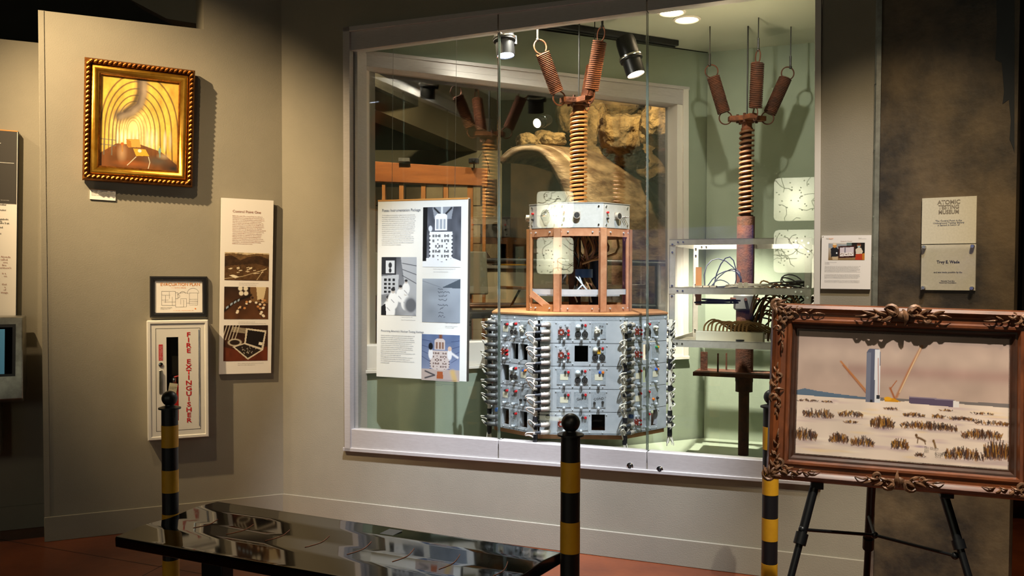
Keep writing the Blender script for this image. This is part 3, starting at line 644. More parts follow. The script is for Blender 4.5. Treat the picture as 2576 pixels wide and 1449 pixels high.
for Z, d in ((rz1, .034), (zs1+.02, .038), (zs2+.015, .04)):
    for y in (-.003, RD-.001):
        o_ = MB().box(.0, y, Z-d, rw, y+.004, Z).box(0, y, Z-.004, rw, y+.03, Z).build('cross_rail', M_RACK, RK)
        mb = MB()
        for x in (.05, .08, rw-.08, rw-.05): mb.cyl((x, y, Z-d/2), (x, y-.004, Z-d/2), .005, 8)
        mb.build('rail_bolts', M_CHROME, o_)
    for x in (0, rw-.004): MB().box(x, 0, Z-d, x+.004, RD, Z).build('side_rail', M_RACK, RK)
MB().box(.01, .01, zs1-.012, rw-.01, RD-.30, zs1).build('shelf', M_RACK, RK)
MB().box(.01, .01, zs2-.012, rw-.01, RD-.30, zs2).build('shelf', M_RACK, RK)
MB().box(.06, .36, zs2-.04, .36, .40, zs2-.015).build('clip', M_BLKPL, RK)
MB().box(.10, .30, zs1-.09, .135, .304, zs1+.14).build('perforated_strip', M_TAN, RK)
def coil(name, label, a, y, z, r, n, m, sq=.45, wr=.0035, hgt=.03, wild=0, seed=0, group=None, cat='cable'):
    g = np.random.default_rng(seed); t = thing(name, label, cat, tuple(RP.world(ra0+a, z, -y)), (0, 0, RP.rz), group=group); pts = []
    ph = g.random()*6; N = int(n*16)
    for i in range(N+1):
        th = 2*PI*i/16; k = int(i/16); rr = r*(.72+.28*math.sin(k*2.3+ph)); lift = wild*max(0, math.sin(th+.7*math.sin(k*1.7+ph)))*(.5+.5*math.sin(k*2.9))
        pts.append((rr*math.cos(th)+.02*math.sin(k*3.1), rr*sq*math.sin(th)+.01*math.cos(k*2.2), wr+hgt*(.5+.5*math.sin(k*1.3+th*.5))+abs(lift)))
    MB().tube(pts, wr, 6).build('coil', m, t); return t
c1 = coil('cable_coil', 'dark blue cable tangle springing up left of the column on the upper shelf', .28, .20, zs1+.001, .12, 6, M_CABBL, .6, .0035, .02, .20, 3)
for i in range(3):
    MB().cyl((-.15+.04*i, -.05, .016), (-.11+.04*i, -.06, .016), .014, 10).build('plug', M_CONN, c1)
c2 = coil('cable_coil', 'grey-white cable coil lying in front of the column on the upper shelf', .44, .12, zs1+.001, .14, 5, M_WIREW, .5, .004, .035, 0, 4)
mb = MB()
for i in range(2): mb.box(-.05+.03*i, -.11, 0, -.03+.03*i, -.10, .05)
mb.build('cable_clamp', M_CREAM, c2)
c3 = coil('cable_coil', 'black cable heap with brass ends right of the column on the upper shelf', .66, .22, zs1+.001, .12, 6, M_CABB, .5, .004, .05, .05, 5)
for i in range(4): MB().cyl((-.06+.04*i, -.12, .010), (-.04+.04*i, -.16, .010), .009, 8).build('brass_plug', M_TAN, c3)
coil('cable_coil', 'black cable loop hanging under the upper shelf at its left end', .26, .12, zs1-.075, .13, 3, M_CABB, .5, .005, .02, 0, 6)
# lower shelf: box, tan cables out of it, mass of cables
bt = thing('junction_box', 'long cream metal box on the lower rack shelf with tan cables arching out', 'box', tuple(RP.world(ra0+.33, zs2+.001, -.13)), (0, 0, RP.rz))
MB().box(-.19, -.045, 0, .19, .045, .062).build('box_body', M_CREAM, bt, bev=.003)
g = np.random.default_rng(8)
for i in range(12):
    x = -.15+.022*i; MB().spline([(x, 0, .06), (x+.01, .0, .095+.02*g.random()), (x+.06, .0, .11+.02*g.random()), (x+.13, .02, .085), (x+.19, .06, .05)], .0055, 6).build('outgoing_cable', M_CABT, bt)
c5 = thing('cable_tangle', 'brown and tan cables arching over the lower shelf around the column', 'cable', tuple(RP.world(ra0+.60, zs2+.001, -.24)), (0, 0, RP.rz))
for i in range(26):
    x0 = g.uniform(-.16, .0); h = g.uniform(.12, .36); x1 = g.uniform(.0, .16)
    MB().spline([(x0-.02, g.uniform(-.1, .0), .01), (x0-.01, -.05, h*.55), (x0+.03, -.03, h*.92), (x0+.08, -.02, h), (x1, -.04, h*.6), (x1+.02, -.05, h*.25), (x1+.10, g.uniform(-.12, 0), .012)], .0048, 6).build('cable', [M_CABT, M_CAB, M_CABB][i % 3], c5)
c6 = thing('cable_tangle', 'black cables drooping from upper to lower shelf at the rack right end', 'cable', tuple(RP.world(ra0+.74, zs2+.001, -.30)), (0, 0, RP.rz))
for i in range(14):
    MB().spline([(-.05+.02*i*.6, 0, zs1-zs2-.03), (g.uniform(-.12, .1), g.uniform(-.1, .05), (zs1-zs2)*.6), (g.uniform(-.1, .1), g.uniform(-.1, .05), .12), (g.uniform(-.05, .10), g.uniform(-.12, 0), .014), (g.uniform(-.14, .14), g.uniform(-.18, 0), .010)], .005, 6).build('cable', M_CABB, c6)
for i in range(2):
    tag(MB().lathe([(0, 0), (.024, 0), (.024, .008), (0, .008)], 14).build('rubber_foot', M_BLKPL, loc=RP.world(ra0+(.40, .74)[i], zs2+.016, -.03)), ('black rubber puck under the cream box on lower shelf edge', 'black rubber puck on the lower shelf edge right of the column')[i], 'puck')

# ================================================================== CASE LAMPS
def track_head(px, py, Y, aim, label, lit, sc=1.0, ps=None):
    p = atY(px, py, Y); t = thing('track_spotlight', label, 'spotlight', p)
    d = (Vector(aim)-p).normalized(); q = d.to_track_quat('Z', 'Y'); M = Matrix.Scale(sc, 4) @ q.to_matrix().to_4x4()
    MB(M).lathe([(.0, -.12), (.052, -.11), (.058, -.08), (.058, .0), (.066, .005), (.066, .03), (.055, .035), (.055, .12), (.050, .12), (.048, .02), (0, .02)], 24).build('lamp_barrel', M_BLKMET, t)
    MB(M).lathe([(.067, .008), (.069, .010), (.069, .018), (.067, .020)], 24).build('chrome_ring', M_CHROME, t)
    MB(M).lathe([(.0, .106), (.049, .112), (.049, .114), (0, .108)], 20).build('lens', lit, t)
    MB(M).box(.056, -.02, -.008, .074, .02, .045).build('yoke', M_BLKMET, t)
    if ps: MB().cyl((0, 0, 0), (ps.x-p.x, ps.y-p.y, ps.z-p.z), .012, 8).build('stem', M_BLKMET, t)
    return t
tk0 = atY(1380, 52, 5.35); tk1 = atY(1702, 104, 5.9)
tp = lambda x, y: Vector((x, y, czt-.03))
def track(name, label, p, q, z, w_=.035):
    d = Vector((q.x-p.x, q.y-p.y, 0)); t = thing(name, label, 'lighting track', (p.x, p.y, z), (0, 0, math.atan2(d.y, d.x)))
    MB().box(0, -w_, -.035, d.length, w_, 0).build('track_channel', M_BLKPL, t, bev=.003); MB().box(.01, -.008, -.040, d.length-.01, .008, -.034).build('track_slot', M_BLKMET, t)
def onceil(px, py, z):
    d = ray(px, py); t = (z-CH)/d.z; return Vector((d.x*t, d.y*t, z))
ta, tb = onceil(1425, 62, czt), onceil(1700, 104, czt)
track('lighting_track', 'black lighting track on the ceiling of the display case', ta-(tb-ta)*.9, tb, czt-.002)
track_head(1585, 140, 5.3, (1.15, 5.0, 1.2), 'black spotlight with warm lens right of the hanging springs', M_LITW, 1.05, None)
track_head(1268, 92, 4.95, (.15, 4.6, .6), 'black spotlight with bluish lens beside the left glass joint', M_LIT, .95, None)
for px, py, lab in ((1728, 48, 'bright recessed downlight in the case ceiling'), (1690, 30, 'dim recessed downlight behind the top frame of the case')):
    p = onceil(px, py, czt); t = thing('recessed_downlight', lab, 'downlight', p)
    MB().lathe([(.065, -.004), (.072, -.010), (.085, -.004), (.085, 0)], 24).build('trim_ring', M_FRAMEW, t); MB().lathe([(0, -.006), (.064, -.006), (.064, -.003), (0, -.003)], 24).build('lamp_disc', M_LITW, t)

# ================================================================== ON THE LEFT WALLS
def cornerbox(P, x0, y0, x1, y1, off=0): return wallrect(P, x0, y0, x1, y1, off)
# ---- gold framed painting of a tunnel
c, pw, ph = cornerbox(L, 210, 162, 487, 462, .045)
GP = thing('framed_painting', 'gold-framed oil painting of a yellow-lit arched tunnel on the left wall', 'painting', c, (math.radians(.9), math.radians(1.6), L.rz))
MB().sweep(pw, ph, [(0, .03), (0, -.012), (.008, -.022), (.030, -.024), (.034, -.014), (.036, .03)]).build('outer_moulding', M_GOLDD, GP)
MB().sweep(pw-.068, ph-.068, [(0, .02), (0, -.014), (.005, -.026), (.014, -.032), (.026, -.029), (.036, -.016), (.042, -.010), (.042, .02)]).build('gilded_cove', M_GOLD, GP, sharp=1.2)
MB().sweep(pw-.15, ph-.15, [(0, .01), (0, -.012), (.006, -.012), (.010, 0), (.010, .01)]).build('inner_fillet', M_GOLDD, GP)
mb = MB(); n1, n2 = 22, 24
for i in range(n1):
    for sg in (-1, 1):
        x = -pw/2+.02+(pw-.04)*(i+.5)/n1; z = sg*(ph/2-.019); mb.tube([(x-.012, -.024, z-.010*1), (x-.004, -.033, z-.003), (x+.004, -.033, z+.004), (x+.012, -.024, z+.010)], [.003, .0075, .0075, .003], 7)
for i in range(n2):
    for sg in (-1, 1):
        z = -ph/2+.02+(ph-.04)*(i+.5)/n2; x = sg*(pw/2-.019); mb.tube([(x-.010, -.024, z-.012), (x-.003, -.033, z-.004), (x+.003, -.033, z+.004), (x+.010, -.024, z+.012)], [.003, .0075, .0075, .003], 7)
mb.build('rope_moulding', M_GOLDD, GP, kind='stuff')
cv = Canvas(210, 244, 'b8893a', '8a4a1c'); 
cv.ell(.5, .45, .72, .75, 'dba842', 1, .3); cv.ell(.55, .55, .45, .5, 'e4bd58', .8, .5); cv.ell(.42, .62, .25, .22, 'f3dc98', .9, .5)
cv.noise(14, .14, 3, 1.4); cv.noise(45, .10, 4)
cx0, cy0 = .42, .72
for i, sc_a in enumerate((1.0, .86, .73, .61, .50, .41, .33, .26, .20, .15)):
    pts = []
    cxx = .40+.10*sc_a; rx = .50*sc_a+.0; top_ = .56-.62*sc_a
    for t in range(25):
        th = PI*t/24; pts.append((cxx+rx*math.cos(th), .62-(.62-top_)*math.sin(th)**.9))
    pts = [(pts[0][0]+.02*sc_a, .80+.12*sc_a)]+pts+[(pts[-1][0], .74+.12*sc_a)]
    cv.line(pts, .0045+.006*sc_a, '4a3a2c' if i < 5 else '8a6a34', .85 if i < 6 else .6)
for x in (.22, .27, .32, .37, .42, .47): cv.ell(x, .67, .013, .07, 'fff4d0', .9, .5)
for x, a in ((.60, .7), (.66, .8), (.72, .6), (.83, .8), (.90, .4)): cv.ell(x, .67, .018, .09, 'f2e2c8', a, .6)
cv.line([(.52, .0), (.52, .16), (.48, .29), (.38, .37), (.24, .43)], .075, '6b5c4e', 1); cv.line([(.55, .0), (.55, .16), (.51, .29), (.40, .39), (.25, .45)], .03, 'a08e76', .8); cv.line([(.47, .0), (.47, .15), (.42, .27), (.3, .37)], .02, '3f362c', .7)
cv.poly([(.0, .86), (.20, .74), (.52, .73), (.78, .79), (1, .93), (1, 1), (0, 1)], '6a3c20', .95); v = cv.noise(9, .28, 9, 1.6)
cv.ell(.75, .90, .16, .05, '5a5044', .7, .5); cv.ell(.28, .84, .05, .09, 'b8916a', .7, .5); cv.ell(.82, .84, .07, .03, 'b09a78', .6, .5); cv.ell(.42, .95, .2, .03, '9c5a2c', .7, .5); cv.ell(.95, .97, .14, .06, '2f2a24', .7, .5)
cv.poly([(.33, .68), (.50, .67), (.52, .76), (.36, .77)], 'd3a04a'); cv.poly([(.33, .68), (.39, .70), (.40, .77), (.34, .76)], 'b37a30'); cv.poly([(.42, .78), (.58, .78), (.63, .85), (.46, .86)], 'dba737'); cv.ell(.505, .80, .024, .018, 'e8e2cc')
for y in (.70, .76): cv.line([(.0, y), (.2, y+.005)], .006, '6b6a5c', .9)
for x in (.05, .15): cv.line([(x, .70), (x, .87)], .007, '6b6a5c', .9)
cv.line([(.46, .87), (.35, .97)], .004, 'e7dcc0'); cv.line([(.62, .86), (.64, .92), (.62, .99)], .004, 'e7dcc0')
cv.ell(.765, .78, .018, .033, '7a9a90'); cv.line([(.765, .80), (.77, .85)], .008, '7a9a90'); cv.ell(.755, .735, .012, .011, 'd8c66a'); cv.ell(.28, .74, .02, .02, 'c0652c', .9); cv.line([(.28, .75), (.285, .82)], .008, 'b8813c')
cv.obj('painted_canvas', GP, pw-.165, ph-.165, y=-.002, m=M_OIL)
# ---- small caption card
c, w_, h_ = cornerbox(L, 226, 477, 291, 503, .006)
CC = thing('caption_card', 'small white caption card under the gold-framed painting', 'card', c, (0, math.radians(2), L.rz))
MB().box(-w_/2, -.002, -h_/2, w_/2, .006, h_/2).build('card', M_WARMW, CC); MB().box(-w_/2, -.0025, h_/2-.003, w_/2, .006, h_/2).build('orange_edge', M_EDGE, CC)
text('Painting, Oil on Canvas\nDoug Coe, 2009. Subject: "U-Tunnel"\nDepicted the nuclear testing tunnel complex at\nNevada National Security Site', .0075, M_INKG, CC, -w_/2+.008, h_/2-.012, -.003, ls=1.05)
# ---- evacuation plan
c, w_, h_ = cornerbox(L, 377, 695, 521, 798, .012)
EP = thing('evacuation_plan', 'black-framed evacuation plan above the fire extinguisher cabinet', 'framed sign', c, (0, math.radians(.2), L.rz))
MB().sweep(w_, h_, [(0, .012), (0, -.004), (.006, -.012), (.018, -.012), (.026, -.004), (.026, .01)]).build('frame', M_BLKPL, EP)
MB().box(-w_/2+.02, 0, -h_/2+.02, w_/2-.02, .01, h_/2-.02).build('paper', M_WARMW, EP)
pw2, ph2 = w_-.052, h_-.052
mb = MB()
def seg(mb, x0, z0, x1, z1, t=.0007, y=-.0006):
    d = Vector((x1-x0, z1-z0)); n = Vector((-d.y, d.x)).normalized()*t
    mb.add([(x0+n.x, y, z0+n.y), (x1+n.x, y, z1+n.y), (x1-n.x, y, z1-n.y), (x0-n.x, y, z0-n.y)], [(0, 1, 2, 3)])
def U(x, y): return (-pw2/2+pw2*x, ph2/2-ph2*y)
def R4(x0, y0, x1, y1, t=.0006):
    for a, b in (((x0, y0), (x1, y0)), ((x1, y0), (x1, y1)), ((x1, y1), (x0, y1)), ((x0, y1), (x0, y0))): seg(mb, *U(*a), *U(*b), t)
R4(.14, .33, .43, .77); R4(.43, .37, .48, .56)
for x0, y0, x1, y1 in ((.14, .45, .32, .45), (.22, .45, .22, .68), (.14, .60, .28, .60), (.30, .35, .30, .56), (.36, .50, .36, .77), (.43, .56, .43, .82), (.43, .82, .66, .82), (.66, .56, .66, .82), (.54, .56, .66, .56), (.54, .56, .54, .74), (.66, .70, .72, .70), (.72, .38, .72, .74), (.72, .38, .90, .38), (.90, .38, .90, .76), (.72, .58, .90, .58), (.72, .64, .90, .64), (.72, .70, .90, .70), (.72, .76, .90, .76), (.18, .66, .43, .66), (.60, .60, .60, .82), (.46, .44, .52, .38), (.52, .38, .62, .36), (.62, .36, .70, .40)): seg(mb, *U(x0, y0), *U(x1, y1), .0005)
for cx1, cy1, r1, a0, a1 in ((.80, .38, .12, -10, 190), (.48, .48, .04, -90, 90), (.58, .40, .055, 0, 180)):
    pts = [U(cx1+r1*math.cos(math.radians(a0+(a1-a0)*i/14)), cy1-r1*1.25*math.sin(math.radians(a0+(a1-a0)*i/14))) for i in range(15)]
    for a, b in zip(pts, pts[1:]): seg(mb, *a, *b, .0006)
mb.build('plan_lines', M_INK, EP, sharp=None, kind='stuff')
text('EVACUATION PLAN', .0235, M_INKO, EP, .008, ph2/2-.028, -.001, 'CENTER', .008); text('U.S. TESTING CENTER', .008, M_INKO, EP, -.04, ph2/2-.042, -.001)
text('FIRST FLOOR PLAN\nSCALE 1/8 = 1 FT', .007, M_INK, EP, -pw2/2+.03, -ph2/2+.026, -.001); text('YOU ARE HERE    FIRE EXTINGUISHER    EXIT', .0055, M_INKO, EP, -.03, -ph2/2+.010, -.001)
X, Z = U(.85, .88); MB().cyl((X, -.0002, Z), (X, -.001, Z), .004, 12).build('orange_dot', M_ORG, EP)
# ---- fire extinguisher cabinet
FD = .085
c, w_, h_ = cornerbox(L, 371, 806, 524, 1103, FD)
FC = thing('fire_extinguisher_cabinet', 'white enamel fire extinguisher cabinet with red vertical lettering on the left wall', 'cabinet', c, (0, 0, L.rz))
wx0, wx1, wz0, wz1 = -w_*.19, w_*.005, -h_*.35, h_*.36
mb = MB(); a, b = w_/2, h_/2
for q in ((-a, -b, wx0, b), (wx1, -b, a, b), (wx0, -b, wx1, wz0), (wx0, wz1, wx1, b)): mb.box(q[0], 0, q[1], q[2], .012, q[3])
mb.build('front', M_ENAMEL, FC)
mb = MB().box(-a, .0, -b, -a+.004, FD, b).box(a-.004, 0, -b, a, FD, b).box(-a, 0, b-.004, a, FD, b).box(-a, 0, -b, a, FD, -b+.004); mb.build('case_sides', M_ENAMEL, FC)
MB().sweep(w_+.002, h_+.002, [(0, .012), (0, -.002), (.004, -.006), (.016, -.006), (.02, 0), (.02, .01)]).build('rounded_rim', M_ENAMEL, FC)
dx0, dx1, dz0, dz1 = -a*.73, a*.74, -b*.86, b*.87
mb = MB()
for q in ((dx0, dz0, dx0+.002, dz1), (dx1-.002, dz0, dx1, dz1), (dx0, dz1-.002, dx1, dz1), (dx0, dz0, dx1, dz0+.002)): mb.box(q[0], -.0006, q[1], q[2], .001, q[3])
mb.build('door_seam', M_GAP, FC); MB().cyl((dx1-.008, -.001, dz0+.02), (dx1-.008, -.001, dz1-.01), .0025, 6).build('hinge_rod', M_CHROME, FC)
MB().box(-a+.01, FD-.008, -b+.01, a-.01, FD-.002, b-.01).build('back_plate', M_CORE, FC)
MB().box(wx0, .004, wz0, wx1, .006, wz1).build('window_pane', G_CLEAR, FC, sharp=None)
fx = (wx0+wx1)/2+.012
ex = thing('fire_extinguisher', 'red fire extinguisher with paper tag behind the cabinet window', 'fire extinguisher', FC.matrix_world.translation, (0, 0, 0))
ex.location = c+L.inw*.043+L.u*fx+Vector((0, 0, 0)); ex.rotation_euler = (0, 0, L.rz)
MB().lathe([(0, -b*.8), (.034, -b*.8), (.036, -b*.78), (.036, -.07), (.028, -.045), (.012, -.03), (.012, -.015)], 20).build('cylinder', M_RED, ex)
MB().lathe([(.014, -.02), (.016, .0), (.010, .015)], 12).build('valve', M_CHROME, ex); MB().box(-.035, -.008, .015, .02, .008, .022).box(-.035, -.007, -.005, .0, .007, .001).build('lever', M_BLKMET, ex)
MB().tube([(.0, -.01, .01), (.03, -.02, .02), (.036, -.02, -.03), (.034, -.016, -.09)], .006, 8).build('hose', M_RED, ex)
tg = MB().box(-.022, -.001, -.035, .022, 0, .035).build('paper_tag', M_CREAM, ex, loc=(-.012, -.036, -.055), rot=(0, math.radians(10), 0))
text('DO NOT REMOVE\nINSPECTION\nRECORD', .006, M_INK, tg, -.018, .012, -.002)
MB(Matrix.Rotation(PI/2, 4, 'X')).lathe([(.012, 0), (.012, .005), (.009, .007), (0, .007)], 16).build('lock', M_CHROME, FC, loc=(-a*.57, 0, b*.265))
MB().box(-.009, -.004, -.065, .009, 0, .065).box(.004, -.012, -.06, .009, -.004, .06).build('pull_handle', M_STEEL, FC, loc=(-a*.57, 0, -.01), bev=.002)
MB().box(-a*.63, -.0012, b*.33, -a*.50, 0, b*.60).build('red_sticker', M_RED, FC); text('BREAK GLASS IN CASE OF FIRE', .0068, M_WARMW, FC, -a*.60, b*.58, -.002, rot=PI/2); text('PULL HANDLE TO OPEN DOOR', .0068, M_WARMW, FC, -a*.545, b*.58, -.002, rot=PI/2)
letters = 'FIRE EXTINGUISHER'; ztop, zbot = b*.80, -b*.75
for i, ch in enumerate(letters):
    if ch == ' ': continue
    zz = ztop-(ztop-zbot)*(i+.85)/len(letters); text(ch, (ztop-zbot)/len(letters)*1.16, M_RED, FC, a*.345, zz, -.0015, 'CENTER', .018, name='red_letter', sx=1.28)
# ---- Control Point One panel
c, w_, h_ = cornerbox(L, 554, 501, 685, 940, .030)
CP = thing('text_panel', 'tall white panel with three sepia photographs beside the fire extinguisher cabinet', 'panel', c, (math.radians(.5), math.radians(1.0), L.rz))
MB().box(-w_/2, 0, -h_/2, w_/2, .018, h_/2).build('board', M_WARMW, CP); MB().box(-w_/2+.004, .004, -h_/2+.004, w_/2+.001, .020, h_/2-.004).build('core', M_CORE, CP)
k = w_/131
text('Control Point One', 9.2*k, M_INKR, CP, -w_/2+28*k, h_/2-36*k, -.0015)
cp = ["Built in the early 1950s, Control Point One (CP-1) is", "located between Frenchman Flat and Yucca Dry Lake. It", "was built for use during atmospheric nuclear testing and", "was still in use for the last U.S. underground test in", "1992. It remains operationally ready for use today. The", "purpose of the CP is to provide a secure facility for the", "people and equipment required for the final preparation,", "execution, and follow-up of a nuclear test. The main", "features of CP-1 are: (1) The Department of Energy (DOE)", "Command Center where the NTS Test Controller and", "advisors maintain direct communications with many", "support and advisory organizations; (2) A complete", "National Oceanic and Atmospheric Administration", "weather forecasting station; (3) A Control Room from", "which the count down and detonation signals are sent to", "Ground Zero; and (4) Limited housing and feeding", "facilities for the required personnel."]
text('\n'.join(cp), 3.5*k, M_INKR, CP, -w_/2+28*k, h_/2-46*k, -.0015, ls=1.27, bold=.008)
def photo(par, cv_, x0, y0, x1, y1, W0, H0, k_, y=-.0012):
    cv_.obj('photograph', par, (x1-x0)*k_, (y1-y0)*k_, -W0/2+(x0+x1)/2*k_, H0/2-(y0+y1)/2*k_, y)
cv = Canvas(110, 72, 'cdb892', '4a301a'); cv.poly([(0, .05), (.2, .03), (.5, .08), (.75, .02), (1, .05), (1, 1), (0, 1)], '6a5030'); cv.poly([(0, .15), (.15, .1), (.35, .28), (.55, .14), (.8, .1), (1, .22), (1, 1), (0, 1)], '3e2916'); cv.poly([(0, .5), (.3, .45), (.7, .38), (1, .5), (1, 1), (0, 1)], '5a3f24'); cv.noise(10, .35, 2, 2); cv.noise(40, .25, 6)
for i in range(26): x, y = rng.uniform(.05, .9), rng.uniform(.52, .74); cv.poly([(x, y), (x+.06, y-.02), (x+.07, y+.0), (x+.01, y+.025)], 'e6d3ae', .85)
cv.poly([(.1, .83), (.2, .8), (.34, .88), (.24, .93)], 'f0e3c6'); cv.line([(.0, .95), (.4, .86), (.9, .6), (.95, .55), (.88, .62), (.73, .98)], .012, 'cdb68c', .9)
photo(CP, cv, 10, 139, 121, 211, w_, h_, k)
cv = Canvas(110, 82, '2a1c12', '5f3a20'); cv.noise(6, .4, 5); cv.poly([(.58, 0), (1, 0), (1, .5), (.6, .45)], '7a5a38'); cv.poly([(.72, 0), (.95, 0), (.9, .35), (.75, .4)], 'd9c49a')
for x, y in ((.36, .05), (.48, .05), (.38, .2), (.49, .2)): cv.ell(x, y, .05, .07, 'e9dfc8')
cv.line([(0, .75), (.25, .45), (.6, .25)], .05, '1c130d')
for x, y in ((.05, .62), (.14, .52), (.22, .46), (.3, .4)): cv.poly([(x, y), (x+.05, y-.04), (x+.05, y+.02), (x, y+.07)], '9fb0c0')
for i in range(34): t = i/34; x, y = (.3+.3*t+rng.uniform(-.06, .06), .82-.45*t+rng.uniform(-.05, .05)) if i % 2 else (.82+rng.uniform(-.1, .1), .9-.55*t+rng.uniform(-.05, .05)); cv.ell(x, y, .03, .035, rng.choice(['f0e2c8', 'c98a50', '3a2416', 'e8d8bc', 'd9b48a']))
photo(CP, cv, 10, 228, 121, 312, w_, h_, k)
cv = Canvas(110, 92, '2b1a10', '4a2412'); cv.noise(12, .3, 7, 1.5); cv.poly([(0, .6), (.5, .75), (1, .6), (1, 1), (0, 1)], '6a2f18', .8); cv.noise(5, .3, 8, 4)
for i in range(6): cv.line([(.0+.07*i, 0), (-.1+.07*i, .4)], .012, 'd8ccb4'); 
for i in range(5): cv.line([(.2, .05+.03*i), (.5, .1+.03*i)], .01, 'cfc0a2', .8)
cv.poly([(.5, .08), (.97, .15), (.9, .7), (.46, .55)], 'd8ccb4'); cv.poly([(.54, .13), (.93, .2), (.86, .64), (.5, .5)], '1c1511'); cv.poly([(.2, .6), (.46, .5), (.9, .7), (.55, .97)], 'd8ccb4'); cv.poly([(.25, .61), (.47, .53), (.85, .7), (.55, .92)], '2a1f18')
cv.ell(.25, .48, .15, .1, 'dccfb4'); cv.ell(.25, .48, .12, .075, '2b1d14'); cv.poly([(.8, .47), (.88, .49), (.87, .57), (.79, .55)], 'efe6d0')
for i in range(25): cv.ell(rng.uniform(.4, .75), rng.uniform(.6, .8), .01, .01, 'cfc6b0')
photo(CP, cv, 10, 328, 121, 421, w_, h_, k)
for y, t in ((219, 'Aerial view of Control Point on the Nevada Test Site\nImage Credit: Los Alamos National Laboratory'), (320, 'Control Point One control room on test day\nImage Credit: National Nuclear Security Administration, Nevada Site Office'), (428, 'Suitcase containing the arm-enable code that unlocks the firing system\nImage Credit: Los Alamos National Laboratory')):
    text(t, 2.3*k, M_INK, CP, -w_/2+46*k, h_/2-y*k, -.0015, ls=1.9)

# ---- far-left information panel, partly in view
c, w_, h_ = cornerbox(LL, -130, 322, 42, 812, .04)
IP = thing('text_panel', 'information panel with dark diagram above white text, cut by the left edge', 'panel', c, (0, math.radians(1.2), LL.rz))
MB().box(-w_/2, 0, -h_/2, w_/2, .03, h_/2).build('board', M_WARMW, IP); MB().box(-w_/2, -.001, h_/2-.006, w_/2, .03, h_/2).build('orange_edge', M_EDGE, IP)
MB().box(w_/2-.002, .003, -h_/2, w_/2+.004, .034, h_/2-.004).build('core', M_BLKPL, IP)
MB().box(-w_/2, -.002, h_*.12, w_/2-.004, .001, h_/2-.006).build('diagram_ground', M_CORE, IP); k = w_/172
mb = MB()
for a0, a1, b0, b1 in ((-.6, .36, .28, .43), (-.6, .33, .5, .33), (-.6, .30, .27, .24)): seg(mb, a0*w_*.5, a1*h_, b0*w_*.9, b1*h_, .0012, -.003)
mb.build('diagram_lines', M_WARMW, IP, sharp=None)
text('Laboratory Archives', 2.6*k, M_WARMW, IP, w_/2-42*k, h_*.135, -.0025)
for y, t in ((222, 'seeker'), (238, 'vector'), (265, 'symbolic\nfor'), (276, 'tube 2 μs'), (289, 'and'), (307, 'ns')): text(t, 7*k, M_INK, IP, w_/2-46*k+(0), h_/2-y*k, -.0015, ls=.8, bold=.02)
for i, t in enumerate(('in Nevada', 'called', 'one', 'line', "experiment's", '', 'is a', 'on', '', '', 'that', 'a', 'of', 'image')):
    if t: text(t, 8*k, M_INKR, IP, w_/2-10*k-len(t)*2.2*k-18*k, h_/2-(376-0+i*8.1)*k, -.0015)
# ---- kiosk
kc = LL.hit(0, 905, .30)
KI = thing('touchscreen_kiosk', 'wall-mounted metal kiosk with a dark tilted screen at the left edge', 'kiosk', kc, (0, 0, LL.rz))
p0 = LL.loc(0, 905, .30)[0]; xr = LL.loc(58, 905, .30)[0]-p0; zt_ = LL.loc(40, 797, .26)[1]-kc.z; zb_ = LL.loc(40, 1012, .30)[1]-kc.z
prof = [(.04, zt_), (-.03, zb_+.13), (-.035, zb_+.02), (.02, zb_), (.24, zb_+.05), (.24, zt_)]
R_ = [[(x, y, z) for y, z in prof] for x in (-.5, xr)]
MB().rings(R_).build('kiosk_body', M_STEEL, KI, bev=.006)
sl = Vector((0, prof[1][0]-prof[0][0], prof[1][1]-prof[0][1])); nrm = Vector((0, -sl.z, sl.y)).normalized()*-1
if nrm.y > 0: nrm = -nrm
def ks(a, t, o): v = Vector((a, prof[0][0], prof[0][1]))+sl*t+nrm*o; return tuple(v)
def kpan(name, m, a0, a1, t0, t1, o): MB().add([ks(a0, t0, 0), ks(a1, t0, 0), ks(a1, t1, 0), ks(a0, t1, 0), ks(a0, t0, o), ks(a1, t0, o), ks(a1, t1, o), ks(a0, t1, o)], [(0, 1, 2, 3), (7, 6, 5, 4), (0, 4, 5, 1), (1, 5, 6, 2), (2, 6, 7, 3), (3, 7, 4, 0)]).build(name, m, KI, sharp=None)
kpan('screen_bezel', M_BLKPL, -.45, xr-.035, .12, .96, .002); kpan('screen', M_GLOSS, -.43, xr-.05, .17, .92, .003)
kpan('screen_stripe', mat('screen_blue', '4a7f96', .4, emit=.12), xr-.115, xr-.085, .20, .92, .0045)
MB().box(-.45, .10, zb_-.30, xr-.12, .24, zb_+.02).build('wall_bracket', M_STEEL, KI, bev=.004)

# ================================================================== ON AND BEHIND THE DISPLAY GLASS
c, w_, h_ = cornerbox(W, 949, 500, 1175, 953, -.06)
FP = thing('text_panel', 'large white panel with blue-grey text and four photographs hanging behind the left glass pane', 'panel', c, (math.radians(-.6), math.radians(.3), W.rz))
MB().box(-w_/2, 0, -h_/2, w_/2, .022, h_/2).build('board', M_WHITE, FP); MB().box(-w_/2, -.0015, h_/2-.009, w_/2, .0225, h_/2+.0005).build('orange_edge', M_EDGE, FP)
MB().box(w_/2-.0005, .006, -h_/2, w_/2+.006, .024, h_/2-.006).build('core', M_CORE, FP)
for x in (-w_*.35, w_*.35): MB().cyl((x, .01, h_/2), (x, .01, 2.95-c.z), .0012, 5).build('hanging_wire', M_STEEL, FP)
k = w_/226
M_INKB = mat('blue_grey_ink', '4b5166', .7)
text('Fizeau Instrumentation Package', 8.6*k, M_INKB, FP, -w_/2+11*k, h_/2-27*k, -.0015, sx=.9)
